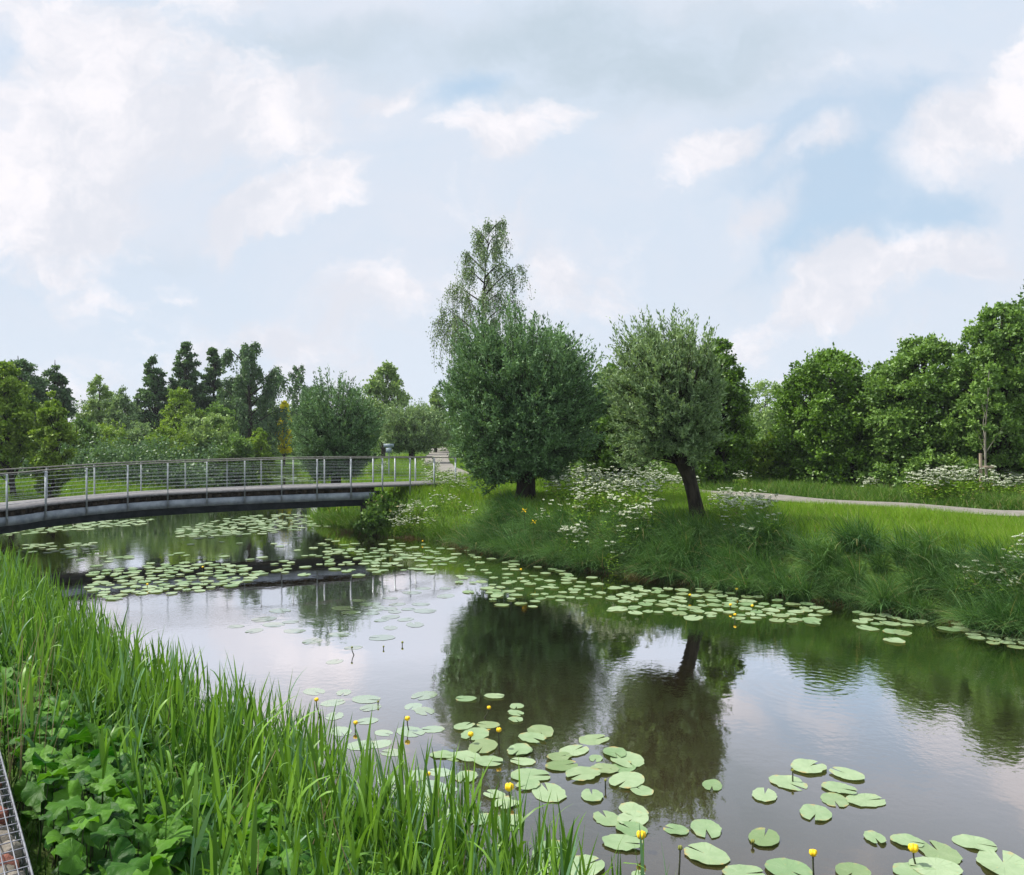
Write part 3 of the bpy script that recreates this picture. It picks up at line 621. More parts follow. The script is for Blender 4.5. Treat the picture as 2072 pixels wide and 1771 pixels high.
leaves_on(mb, cs[idx, :3]+v*.2, cs[idx, :3]+v*2.0, 7, .2, .5, .2, r, .1, .4, r.uniform(0, 1, len(cs))[idx]); tag(mb.build('distant_treeline', mid), kind='stuff')

# young trees with wooden stakes
def staked(px, d, top, label, h_st, px_st, label2, crossbar=False, seed=1, mt=haz_l, w_=28, n=700):
    zb = float(H(X(px, d), d)); T('young_tree', label, 'young tree', px, d, top, 960, px-w_, px+w_, mt, n, seed, .12, .04, .05, .45, 'egg', ncl=12, bark='bark_pale', group='staked young trees')
    b = np.array([X(px_st, d), d-.25, zb]); s = empty('tree_stake', b, label2, 'stake', 'tree stakes'); mb = MB(); tube(mb, [(0, 0, -.2), (.01, 0, h_st*.5), (0, 0, h_st)], .055, 8); mb.build('post', M['stake'], s)
    if crossbar: mb = MB(); box(mb, (.22, 0, h_st*.72), (.5, .05, .09)); mb.build('tie_board', M['stake'], s)
staked(1469, 37.5, 770, 'thin staked young tree beside the pointed-top dark tree', 1.95, 1462, 'pale wooden stake beside the leaning willow crown', seed=71)
staked(2000, 29.5, 730, 'thin staked young tree in the cow parsley near the right edge', 1.75, 1976, 'wooden stake with crossbar in the cow parsley at right', True, seed=72, w_=50, n=2600)

# ------------------------------------------------------------------ sign behind the bridge
d_ = 40.0; b = np.array([X(787, d_), d_, float(H(X(787, d_), d_))]); s = empty('signpost', b, 'small blue-grey sign with box on a post behind the bridge', 'sign')
ztop = Z(898, d_)-b[2]
mb = MB(); tube(mb, [(0, 0, -.2), (0, 0, ztop)], .035, 8); mb.build('post', M['steel'], s)
mb = MB(); box(mb, (0, -.05, ztop-.09), (.50, .05, .17)); mb.build('sign_panel', M['sign'], s)
mb = MB(); box(mb, (.0, -.05, ztop-.33), (.26, .12, .24)); mb.build('box', M['sign'], s)

# ------------------------------------------------------------------ grasses
def blades(mb, x, y, h, w, lean_dir, lean, r, k_=4, tint=None, z=None):
    n_ = len(x); z = H(x, y) if z is None else z; t = np.linspace(0, 1, k_)
    C_ = np.zeros((n_, k_, 3)); L = lean[:, None]*t[None]**1.8
    C_[..., 0] = x[:, None] + lean_dir[:, 0:1]*L*h[:, None]; C_[..., 1] = y[:, None] + lean_dir[:, 1:2]*L*h[:, None]
    C_[..., 2] = z[:, None] - .03 + h[:, None]*(t[None]*(1-.15*lean[:, None]) - .55*np.clip(lean[:, None]-.5, 0, 3)*t[None]**3)
    a = r.uniform(0, pi, n_); side = np.stack([np.cos(a), np.sin(a)*.6, np.zeros(n_)], 1)
    ww = w[:, None]*np.array([1.0, 1.0, .75, .45, .2, .05])[np.linspace(0, 5, k_).astype(int)][None]
    ribbons(mb, C_, side, ww, r.uniform(0, 1, n_) if tint is None else tint)
gr1 = leaf_mat('meadow_grass', (.090, .200, .012), (.240, .390, .035), .38, .6, .25, odd=(.05, (.36, .32, .14)))
gr2 = leaf_mat('dark_grass', (.045, .120, .014), (.140, .260, .035), .3, .6, .25, odd=(.05, (.33, .29, .14)))  # darker green than the meadow grass
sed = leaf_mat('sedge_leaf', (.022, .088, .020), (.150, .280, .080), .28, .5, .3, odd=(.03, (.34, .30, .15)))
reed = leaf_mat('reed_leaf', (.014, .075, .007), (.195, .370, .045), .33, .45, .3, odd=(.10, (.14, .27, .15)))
dim = leaf_mat('shaded_undergrass', (.010, .040, .006), (.060, .150, .022), .2, .6, .2)  # shade in the gaps among the reeds put into a darker grass colour
def scatter(x0, x1, y0, y1, n_, smin, cond=None, dens=True, r=R):
    x = r.uniform(x0, x1, n_*3); y = r.uniform(y0, y1, n_*3)
    if dens: k_ = r.uniform(0, 1, len(x)) < (y0/y)**1.6; x, y = x[k_], y[k_]
    k_ = (np.abs(x) < y*.66+1.5); x, y = x[k_], y[k_]; s = sdist(x, y); k_ = (s > smin) & (pdist(x, y) > 1.02)
    if cond is not None: k_ &= cond(x, y, s)
    x, y = x[k_][:n_], y[k_][:n_]; return x, y
r = np.random.default_rng(21)
x, y = scatter(-7, 19, 15.2, 64, 300000, .2, lambda x, y, s: ~((x < -8) & (y > 30)) & ((s > 1.5) | (x < -.5)), r=r)
patch = .5+.5*np.sin(x*.8+np.sin(y*.6)*2)*np.sin(y*.7+1.3); sc_d = np.clip(y/26, .8, 3); mb = MB()
hh = (.16+.22*patch+.12*r.uniform(0, 1, len(x)))*np.where(y > 33, 1.15, 1)*np.clip((pdist(x, y)-.7)/2.2, np.where(x < 7.6, .9, .25), 1); ld = unit(np.stack([r.normal(size=len(x))-.3, r.normal(size=len(x))], 1))
blades(mb, x, y, hh, .009*sc_d, ld, r.uniform(.1, .8, len(x)), r, 3, np.clip(r.uniform(0, .7, len(x))+patch*.3, 0, 1)); tag(mb.build('meadow_grass', gr1), kind='stuff')
x, y = scatter(-34, -6, 34, 72, 60000, .1, r=r); mb = MB(); ld = unit(r.normal(size=(len(x), 2)))
blades(mb, x, y, r.uniform(.25, .6, len(x)), np.full(len(x), .022), ld, r.uniform(.1, .7, len(x)), r, 3); tag(mb.build('far_bank_grass', gr1), kind='stuff')
# tall darker grass under the hedge beyond the path
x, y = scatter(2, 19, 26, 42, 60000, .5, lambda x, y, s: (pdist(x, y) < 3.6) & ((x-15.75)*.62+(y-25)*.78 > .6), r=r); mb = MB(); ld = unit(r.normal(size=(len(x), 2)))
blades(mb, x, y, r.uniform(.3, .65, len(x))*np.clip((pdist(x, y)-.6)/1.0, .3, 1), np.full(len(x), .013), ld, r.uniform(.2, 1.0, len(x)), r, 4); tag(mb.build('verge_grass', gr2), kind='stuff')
# sedge tussocks along the right bank
def along_shore(n_, i0, i1, s0, s1, r):
    P_ = poly[i0:i1+1]; L = np.linalg.norm(np.diff(P_, axis=0), axis=1); c = np.concatenate([[0], np.cumsum(L)]); s = r.uniform(0, c[-1], n_)
    i = np.clip(np.searchsorted(c, s)-1, 0, len(L)-1); t = (s-c[i])/L[i]; p = P_[i] + (P_[i+1]-P_[i])*t[:, None]; tv = unit(P_[i+1]-P_[i]); nn_ = np.stack([tv[:, 1], -tv[:, 0]], 1)
    o_ = r.uniform(s0, s1, n_); return p + nn_*o_[:, None], nn_, o_
IR0 = 1; IR = {q: i for i, q in enumerate(range(2, 2+29))}
def tussocks(mb, P_, nn_, nb_, hmin, hmax, w, r, bias=.6, spread=.12, k_=6, leanr=(.4, 1.25)):
    n_ = len(P_); idx = np.repeat(np.arange(n_), nb_); x = P_[idx, 0] + r.normal(size=len(idx))*spread; y = P_[idx, 1] + r.normal(size=len(idx))*spread
    ld = unit(r.normal(size=(len(idx), 2)) - nn_[idx]*bias + np.array([-.35, 0])); hs = r.uniform(hmin, hmax, n_)[idx]*r.uniform(.7, 1.1, len(idx))
    blades(mb, x, y, hs, np.full(len(idx), w), ld, r.uniform(*leanr, len(idx)), r, k_, np.clip(r.uniform(0, .6, len(idx))+r.uniform(0, .4, n_)[idx], 0, 1), z=np.maximum(H(x, y), -.05))
s1 = sdist(poly[:, 0], poly[:, 1])
# indices in poly: 0..1 extra, 2=(2300,1340) ... 10=(1000,1120) 11=(930,1104) 12 13 14=(735,1078)
probe = poly[3] + np.array([0, 3.0]);
P_, nn_, o_ = along_shore(600, 0, 11, -.16, 1.55, r)
if sdist(P_[:5, 0], P_[:5, 1]).mean() < 0: P_ = P_ - 2*nn_*o_[:, None]; nn_ = -nn_; FLIP = -1
else: FLIP = 1
mb = MB(); tussocks(mb, P_, nn_, 110, .58, 1.15, .0125, r, .8, .07, 7, (.35, 1.6)); tag(mb.build('sedge', sed), kind='stuff')
P_, nn_, o_ = along_shore(120, 0, 10, 1.6*FLIP, 2.4*FLIP, r); mb = MB(); tussocks(mb, P_, nn_*FLIP, 80, .45, .7, .008, r, .5, .2, 5, (.2, .9)); tag(mb.build('bank_grass', gr2), kind='stuff')
P_, nn_, o_ = along_shore(60, 10, 17, 0.0, .6*FLIP, r); mb = MB(); tussocks(mb, P_, nn_*FLIP, 110, .4, .65, .009, r, .6, .15, 5); tag(mb.build('spit_sedge', gr2), kind='stuff')
P_, nn_, o_ = along_shore(110, 1, 14, -.05*FLIP, .12*FLIP, r); mb = MB(); tussocks(mb, P_, nn_*FLIP, 26, .2, .38, .008, r, 2.0, .10, 4, (.8, 1.4)); 
q = np.array([G(970, 1112), G(955, 1110), G(985, 1116), G(940, 1106), G(700, 1078)]) + np.array([0, .1]); tussocks(mb, q, np.tile([[0, 1.0]], (5, 1)), 110, .3, .5, .009, r, 2.0, .22, 5, (.8, 1.3)); tag(mb.build('dead_grass', M['brown_leaf']), kind='stuff')
P_, nn_, o_ = along_shore(260, 17, 30, 0.0, 1.2*FLIP, r); mb = MB(); tussocks(mb, P_, nn_*FLIP, 46, .5, .9, .016, r, .3, .3, 4, (.1, .7)); tag(mb.build('far_reeds', gr1), kind='stuff')
print('FLIP', FLIP)

# foreground reeds: stems carrying long pointed leaves
def reeds(P_, hts, r, nlf=6, wid=.012, name='reeds', wsc=1.0):
    n_ = len(P_); mb = MB(); zb = np.maximum(H(P_[:, 0], P_[:, 1]), -.25); base_ = np.stack([P_[:, 0], P_[:, 1], zb], 1)
    a = r.uniform(0, 2*pi, n_); ln = r.uniform(0, .16, n_)*hts; top = base_ + np.stack([np.cos(a)*ln+.04*hts, np.sin(a)*ln, hts*.72], 1)
    thin(mb, base_, top, .005, .3)
    for j in range(nlf):
        f_ = .28 + .72*(j/(nlf-1)); p0 = base_ + (top-base_)*f_*np.ones((n_, 1)); aj = a*1.7 + j*pi + r.normal(size=n_)*.5
        L = hts*r.uniform(.26, .42, n_)*(1 if j < nlf-2 else 1.1); inc = r.uniform(.18, .75, n_)*(1.15-.85*f_); bend = r.uniform(.1, 1.2, n_)*(1.2-f_)*.9
        bend = np.where(r.uniform(0, 1, n_) < .16, bend+r.uniform(.5, 1.7, n_), bend)
        k_ = 7; t = np.linspace(0, 1, k_)[None]; ang = inc[:, None] + bend[:, None]*t**1.5
        st = L[:, None]/(k_-1); hx = np.concatenate([np.zeros((n_, 1)), np.cumsum(np.sin(ang)[:, 1:]*st, 1)], 1); hz = np.concatenate([np.zeros((n_, 1)), np.cumsum(np.cos(ang)[:, 1:]*st, 1)], 1)
        C_ = np.stack([p0[:, 0:1] + np.cos(aj)[:, None]*hx, p0[:, 1:2] + np.sin(aj)[:, None]*hx, p0[:, 2:3] + hz], -1)
        tw = aj + pi/2 + r.normal(size=n_)*.5; side = np.stack([np.cos(tw), np.sin(tw), r.normal(size=n_)*.2], 1)
        ww = (wid*wsc*r.uniform(.7, 1.25, n_))[:, None]*np.array([.45, .85, 1, .92, .7, .38, .02])[None]
        ribbons(mb, C_, side, ww, np.clip(r.uniform(0, .8, n_) + (.2 if j > nlf-3 else 0), 0, 1))
    return tag(mb.build(name, reed), kind='stuff')
nsh = poly[35:46]   # near shore from the left end to the front
ni0 = int(np.argmin(np.hypot(poly[:, 0]+16, poly[:, 1]-21.4))); ni1 = int(np.argmin(np.hypot(poly[:, 0]-.75, poly[:, 1]-4.7)))
Pn, nn_, o_ = along_shore(8200, ni0, ni1+1, -.45, 2.4, r)
if sdist(*(Pn[o_ > .8][:40].T)).mean() < 0: Pn = Pn - 2*nn_*o_[:, None]
s = sdist(Pn[:, 0], Pn[:, 1]); dd = Pn[:, 1]
keep = (r.uniform(0, 1, len(Pn)) < np.clip(1.35 - s*(.5+.5*sm((9.5-dd)/3)), .17, 1)) & (r.uniform(0, 1, len(Pn)) < np.clip(1.25-dd/26, .45, 1)); Pn = Pn[keep]; s = s[keep]
ht = (1.16 - .14*np.clip(s, 0, 2))*r.uniform(.5, 1.22, len(Pn)); reeds(Pn, ht, r, 6, .0125)
print('reeds', len(Pn))
# a few taller reed shoots that stand out against the water
Pt = np.array([G(825, 1800), G(1100, 2010), G(1090, 1990), G(950, 1900), G(460, 1560), G(250, 1480), G(1210, 2050), G(1120, 2000), G(860, 1850), G(700, 1700), G(640, 1650)])
reeds(Pt, np.array([1.5, 1.25, 1.2, 1.2, 1.3, 1.25, 1.15, 1.3, 1.2, 1.3, 1.3]), r, 7, .017, 'tall_reeds')
# grass fringe on the upper left of the near bank and everywhere under the leaves
x = r.uniform(-16, 1, 60000); y = r.uniform(2.5, 22, 60000); s = sdist(x, y); k_ = (s > .2) & (s < 4.5) & (x*NRM[0]+y*NRM[1] < 5.5) & (np.abs(x) < y*.72+1) & (r.uniform(0, 1, 60000) < 7/np.maximum(y, 4)+.1); x, y = x[k_], y[k_]
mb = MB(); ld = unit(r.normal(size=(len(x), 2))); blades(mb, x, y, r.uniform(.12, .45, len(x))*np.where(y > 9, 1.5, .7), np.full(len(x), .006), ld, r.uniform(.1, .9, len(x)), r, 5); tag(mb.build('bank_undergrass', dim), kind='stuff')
# dry stalks at the left edge
n_ = 60; mb = MB(); q = np.stack([r.uniform(-4.6, -2.9, n_), r.uniform(4.6, 7.2, n_)], 1); q = q[(sdist(q[:, 0], q[:, 1]) > .8)]
q2 = np.array([G(r.uniform(-30, 55), r.uniform(1500, 1800), 1.2) for _ in range(16)]); q = np.concatenate([q2, q2[:6]+.1]); b3 = np.stack([q[:, 0], q[:, 1], H(q[:, 0], q[:, 1])], 1)
thin(mb, b3, b3 + np.stack([r.normal(size=len(q))*.12, r.normal(size=len(q))*.12, r.uniform(.7, 1.35, len(q))], 1), .0032, .6)
q3 = np.array([[-1.9, 5.1], [-1.5, 5.6], [-2.4, 6.2]]); b3 = np.stack([q3[:, 0], q3[:, 1], H(q3[:, 0], q3[:, 1])+.1], 1); thin(mb, b3, b3+np.array([[.35, .25, .75], [.3, .1, .8], [-.25, .1, .7]]), .004, .7)
q4 = Pn[::34]; b4 = np.stack([q4[:, 0], q4[:, 1], np.maximum(H(q4[:, 0], q4[:, 1]), -.1)], 1); thin(mb, b4, b4 + np.stack([r.normal(size=len(q4))*.22, r.normal(size=len(q4))*.22, r.uniform(.6, 1.25, len(q4))], 1), .0045, r.uniform(0, 1))
tag(mb.build('dry_stalks', M['straw']), kind='stuff')

# ------------------------------------------------------------------ broad leaves of the near bank
def leaf_template(kind, seed):
    r_ = np.random.default_rng(seed); na, nr_ = 22, 4; th = np.linspace(0, 2*pi, na+1)[:-1] + pi/na   # notch at angle 0
    if kind == 'kidney': rad = .5*(1-.55*np.exp(-((np.minimum(th, 2*pi-th))/.38)**2))*(1+.06*np.sin(th*7+r_.uniform(0, 6))+.04*r_.normal(size=na))
    rings = np.linspace(0, 1, nr_+1)[1:]; v = [(0, 0, 0)]; ph = r_.uniform(0, 6, 3)
    for q in rings:
        for a, rr_ in zip(th, rad):
            x_, y_ = cos(a)*rr_*q, sin(a)*rr_*q; z_ = .07*q*q*sin(3*a+ph[0]) + .045*q**3*sin(7*a+ph[1]) + .09*q - .13*q*q + .05*abs(sin(a*4.5))*q*(1-q*.3)
            v.append((x_, y_, z_))
    v = np.array(v); tr = [(0, 1+i, 1+(i+1) % na) for i in range(na)]; qd = []
    for k_ in range(nr_-1):
        for i in range(na): a0 = 1+k_*na+i; a1 = 1+k_*na+(i+1) % na; qd.append((a0, a0+na, a1+na, a1))
    return v, np.array(qd), np.array(tr)
TPL = [leaf_template('kidney', i) for i in range(7)]
def rotm(yaw, tilt, az):
    cy_, sy_ = cos(yaw), sin(yaw); A = np.array([[cy_, -sy_, 0], [sy_, cy_, 0], [0, 0, 1]]); ax = np.array([cos(az), sin(az), 0]); K = np.array([[0, -ax[2], ax[1]], [ax[2], 0, -ax[0]], [-ax[1], ax[0], 0]])
    return (np.eye(3) + sin(tilt)*K + (1-cos(tilt))*K@K) @ A
mb = MB(); st_s, st_e = [], []; cnt = 0; rr = np.random.default_rng(77)
while cnt < 2300:
    x = rr.uniform(-8.5, .6); y = rr.uniform(3.0, 12.5); s = float(sdist(np.array([x]), np.array([y]))[0])
    if s < .55 or s > 3.6 or x*NRM[0]+y*NRM[1] > 5 or abs(x) > y*.70+.6 or (x+2.14)*-.806+(y-3.64)*-.592 > -.16: continue
    if s < 1.0 and rr.uniform() < .55: continue
    if rr.uniform() > min(1, (7.0/y)**1.2): continue
    z0 = float(H(np.array([x]), np.array([y]))[0]); hgt = rr.uniform(.12, .52); size = rr.uniform(.09, .23)*(1 if y < 8 else .9)
    v, qd, tr_ = TPL[rr.integers(7)]; A = rotm(rr.uniform(0, 2*pi), rr.uniform(.05, 1.0), rr.uniform(0, 2*pi)); p = np.array([x, y, z0+hgt]); tn = rr.uniform(0, 1)**1.3
    vv = (v*size*np.array([1, 1, rr.uniform(.8, 1.8)])) @ A.T + p; base_n = mb.n
    mb.add(vv, qd, None, np.full(len(qd), tn), uv=v); mb.add(vv, None, tr_, np.full(len(tr_), tn), uv=v)
    st_s.append((x+rr.normal()*.06, y+rr.normal()*.06, z0-.02)); st_e.append(p); cnt += 1
o_ = tag(mb.build('butterbur_leaves', M['butter'], smooth=True), kind='stuff')
mb = MB(); thin(mb, np.array(st_s), np.array(st_e), .006); tag(mb.build('butterbur_stalks', M['stem_dark']), kind='stuff')
# a leafy bright plant in the middle
def shrubby(name, p, label, nl, r_):
    s_ = empty(name, p, label, 'leafy plant'); m1 = MB(); m2 = MB(); S, E = [], []
    for i in range(nl):
        f_ = (i+1)/nl; a = i*2.4; v, qd, tr_ = TPL[i % 7]; size = .10+.12*(1-f_); q = np.array([cos(a)*.13*(1.2-f_), sin(a)*.13*(1.2-f_), .12+.55*f_])
        vv = (v*size*np.array([1.5, .9, 1])) @ rotm(a+pi, .5, a+pi/2).T + q; m1.add(vv, qd, None, np.full(len(qd), .95), uv=v); m1.add(vv, None, tr_, np.full(len(tr_), .95), uv=v); S.append((0, 0, .1+.5*f_)); E.append(q)
    m2.add([(0, 0, 0)]*3, None, None); tube(m2, [(0, 0, -.1), (.01, 0, .35), (0, .01, .68)], [.012, .009, .005], 6); thin(m2, np.array(S), np.array(E), .003); m2.build('stem', M['stem_dark'], s_); m1.build('leaves', M['butter'], s_, smooth=True)
pp = G(400, 1650, 1.0); shrubby('leafy_plant', (pp[0], pp[1], float(H(*pp))), 'bright leafy plant standing among the butterbur leaves', 16, rr)

# ------------------------------------------------------------------ gabion at the lower left
U_ = np.array([-.592, .806]); N_ = np.array([-.806, -.592]); P0 = np.array([-2.14, 3.64]); ztop = 2.0
gb = empty('gabion', (P0[0], P0[1], ztop), 'wire gabion basket full of stones at the lower left corner', 'gabion')
def gp(s, o_, z): q = U_*s + N_*o_; return np.array([q[0], q[1], z])
mb = MB(); rw = .0032
for s in np.arange(-1.6, 3.0, .1): tube(mb, [gp(s, 0, -.75), gp(s, 0, 0)], rw, 5); tube(mb, [gp(s, 0, 0), gp(s, .25, .004*sin(s*40)), gp(s, .5, 0)], rw, 5)
for o_ in np.arange(0, .51, .05): tube(mb, [gp(s, o_, .003) for s in np.linspace(-1.6, 3.0, 12)], rw, 5)
for z_ in np.arange(-.75, 0, .1): tube(mb, [gp(s, -.003, z_) for s in (-1.6, 0, 3.0)], rw, 5)
tube(mb, [gp(s, 0, .0) for s in (-1.6, 0, 3.0)], .0055, 6); mb.build('wire_mesh', M['wire'], gb)
mb = MB(); box(mb, gp(.7, .26, -.45), (4.5, .44, .72), math.atan2(U_[1], U_[0])); mb.build('dark_core', M['concrete'], gb)  # dark core box behind the stones, shade of the gaps in its colour
def rock(mb, c, s, r_):
    th = np.linspace(0, 2*pi, 8)[:-1]; v = [(0, 0, 1)]; 
    for q in (.55, -.1, -.7):
        for t in th: rad = math.sqrt(1-q*q)*r_.uniform(.8, 1.1); v.append((cos(t)*rad, sin(t)*rad, q*r_.uniform(.85, 1.1)))
    v.append((0, 0, -1)); v = np.array(v)*np.array(s)*.5; v = v @ rotm(r_.uniform(0, 6), r_.uniform(0, 1.2), r_.uniform(0, 6)).T + c; n7 = 7; tr = [(0, 1+i, 1+(i+1) % n7) for i in range(n7)]; last = 22
    qd = [(1+k_*n7+i, 1+(k_+1)*n7+i, 1+(k_+1)*n7+(i+1) % n7, 1+k_*n7+(i+1) % n7) for k_ in (0, 1) for i in range(n7)]; tr += [(last, 15+(i+1) % n7, 15+i) for i in range(n7)]
    mb.add(v, qd); mb.add(v, None, tr)
for i in range(92):
    s = -.9 + 3.4*(i % 31)/31 + rr.uniform(-.03, .03); o_ = (.07, .19, .33)[i//31 % 3] + rr.uniform(-.02, .02); mb = MB(); rock(mb, gp(s, o_, -.075), rr.uniform(.09, .17, 3), rr)
    mb.build('stone', M['brick'] if i % 5 == 1 else M['stone'], gb)

# ------------------------------------------------------------------ cow parsley
def parsley_mesh(seed, hgt=1.0, num=9):
    r_ = np.random.default_rng(seed); a = MB(); f_ = MB(); S, E = [], []
    for i in range(num):
        th = r_.uniform(0, 2*pi); q = r_.uniform(.05, .34)*hgt; top = np.array([cos(th)*q, sin(th)*q, hgt*r_.uniform(.62, 1.02)]); fork = np.array([0, 0, hgt*.3])*r_.uniform(.5, 1.3)
        S += [np.zeros(3), fork]; E += [fork, top]; m_ = 9
        R_ = r_.uniform(.045, .08); tilt = r_.normal(size=2)*.25
        for j in range(m_):
            b_ = r_.uniform(0, 2*pi); q2 = R_*math.sqrt(j/m_); c = top + np.array([cos(b_)*q2, sin(b_)*q2, .02 + cos(b_)*q2*tilt[0]]); S.append(top-np.array([0, 0, .05])); E.append(c)
            for _ in range(3):
                d1 = r_.normal(size=3)*np.array([1, 1, .25]); d1 /= np.linalg.norm(d1); d2 = np.cross(d1, [0, 0, 1.0]+r_.normal(size=3)*.3); d2 /= np.linalg.norm(d2); cc = c + r_.normal(size=3)*.008
                rhombs(f_, (cc-d1*.024)[None], (d1*.048)[None], (d2*.021)[None], r_.uniform(0, 1, 1))
    thin(a, np.array(S), np.array(E), .0035)
    nl = 160; c = np.stack([r_.normal(size=nl)*.17*hgt, r_.normal(size=nl)*.17*hgt, r_.uniform(.03, .62, nl)*hgt], 1); d1 = randdir(nl, r_)*np.array([1, 1, .4]); d2 = unit(np.cross(d1, randdir(nl, r_)))
    rhombs(a, c, d1*.11, d2*.018, r_.uniform(0, 1, nl)); return f_.mesh('blossoms'), a.mesh('foliage')
PM = [parsley_mesh(i, 1.0, 7+i % 4) for i in range(6)]
for a, b_ in PM: a.materials.append(M['umbel']); b_.materials.append(gr1)
zones = [((1105, 1330), (975, 1062), 88, 1.0, 'white cow parsley in flower between the two front willows', 'cow parsley between the willows'),
         ((1120, 1200), (960, 985), 10, 1.0, 'white cow parsley in flower right behind the big willow trunk', 'cow parsley by the big willow'),
         ((880, 960), (1055, 1085), 54, .7, 'cow parsley on the spit, left of the big willow, above the water', 'cow parsley on the spit edge'),
         ((735, 850), (1010, 1040), 22, .7, 'cow parsley at the end of the bridge deck', 'cow parsley at the bridge end'),
         ((850, 960), (980, 1040), 30, .75, 'cow parsley on the grass spit beside the bridge end', 'cow parsley on the spit'),
         ((985, 1060), (1045, 1075), 20, .6, 'cow parsley below the big willow trunk', 'cow parsley under the big willow'),
         ((1440, 1560), (1040, 1075), 36, .75, 'white cow parsley on the grass just right of the leaning trunk', 'cow parsley right of the leaning trunk'),
         ((1285, 1410), (992, 1012), 26, .85, 'cow parsley behind the leaning trunk of the right willow', 'cow parsley behind the leaning trunk'),
         ((1840, 2090), (1000, 1022), 80, 1.15, 'dense white cow parsley beyond the path at the right edge', 'cow parsley beyond the path'),
         ((1440, 1530), (985, 996), 8, .8, 'cow parsley beyond the path near the thin stake', 'cow parsley near the thin stake'),
         ((1740, 1800), (1000, 1010), 4, .8, 'small tuft of cow parsley under the dark hazel dome', 'cow parsley under the hazel'),
         ((1950, 2072), (1125, 1140), 9, .7, 'cow parsley above the dark sedge at the right edge', 'cow parsley above the sedge'),
         ((1200, 1245), (1150, 1160), 3, .6, 'pale flowering plant low on the water edge', 'flowering plants low at the water edge'),
         ((700, 780), (960, 975), 9, .8, 'cow parsley seen through the railing beside the sign', 'cow parsley behind the railing'), ((860, 920), (948, 962), 8, .9, 'cow parsley behind the bridge near the path bend', 'cow parsley near the path bend')]
rz_ = np.random.default_rng(99)
for (xa, xb), (ya, yb), num, sc_p, lb, grp in zones:
    done = 0; tries = 0
    while done < num and tries < 2000:
        tries += 1; px, py = rz_.uniform(xa, xb), rz_.uniform(ya, yb); p = G(px, py, 1.3)
        for _ in range(4): p = G(px, py, min(2.5, float(H(*p))))
        if float(pdist(p[0], p[1])) < 1.2 or float(sdist(p[0:1], p[1:2])[0]) < .08: continue
        fm, smh = PM[rz_.integers(6)]; e = empty('cow_parsley', (p[0], p[1], float(H(*p))), lb, 'cow parsley', grp); sc2 = sc_p*rz_.uniform(.75, 1.15); e.scale = (sc2*1.1, sc2*1.1, sc2); e.rotation_euler = (rz_.normal()*.06, rz_.normal()*.06, rz_.uniform(0, 6))
        a = bpy.data.objects.new('blossoms', fm); COL.objects.link(a); a.parent = e; a = bpy.data.objects.new('foliage', smh); COL.objects.link(a); a.parent = e; done += 1

T('weed_bush', 'small green weed clump under the deck, left of the dark abutment', 'weeds', 657, 35.2, 1024, 1064, 634, 684, mid, 2600, 81, .12, .045, .02, .0, 'bush', zb=.02, ncl=26)
T('weed_bush', 'tall weeds growing against the end of the bridge deck', 'weeds', 775, 31.0, 1000, 1064, 736, 822, gr2, 5200, 82, .13, .035, .02, .0, 'bush', zb=.35, spikes=16, ncl=44)
T('weed_bush', 'leafy weeds at the corner of the spit below the deck end', 'weeds', 748, 30.2, 1030, 1080, 722, 790, mid, 3200, 83, .12, .04, .02, .0, 'bush', zb=.1, spikes=8, ncl=30)

# yellow iris on the bank
p = G(1075, 1128); zi = float(H(*p)); ir = empty('yellow_iris', (p[0], p[1]+.1, zi), 'yellow iris with sword leaves at the water edge', 'iris')
mb = MB(); n_ = 90; ri = np.random.default_rng(4); x = ri.normal(size=n_)*.30; y = ri.normal(size=n_)*.12
blades(mb, x, y, ri.uniform(.7, 1.4, n_), np.full(n_, .02), unit(ri.normal(size=(n_, 2))), ri.uniform(.1, 1.0, n_), ri, 6, z=np.zeros(n_)); mb.build('leaves', leaf_mat('iris_leaf', (.06, .17, .05), (.16, .32, .10), .3, .4, .4), ir)
for q, hh in ((-.22, 1.35), (.08, 1.0)):
    mb = MB(); tube(mb, [(q*.6, -.15, 0), (q, -.2, hh)], .008, 5); mb.build('stem', M['stem_dark'], ir)
    mb = MB(); a = np.arange(6)*pi/3; d1 = np.stack([np.cos(a), np.sin(a), .5-1.0*(np.arange(6) % 2)], 1); rhombs(mb, np.tile([[q, -.2, hh]], (6, 1)), d1*.11, np.stack([-np.sin(a), np.cos(a), a*0], 1)*.032, ri.uniform(0, 1, 6)); mb.build('flower', M['yellow'], ir)

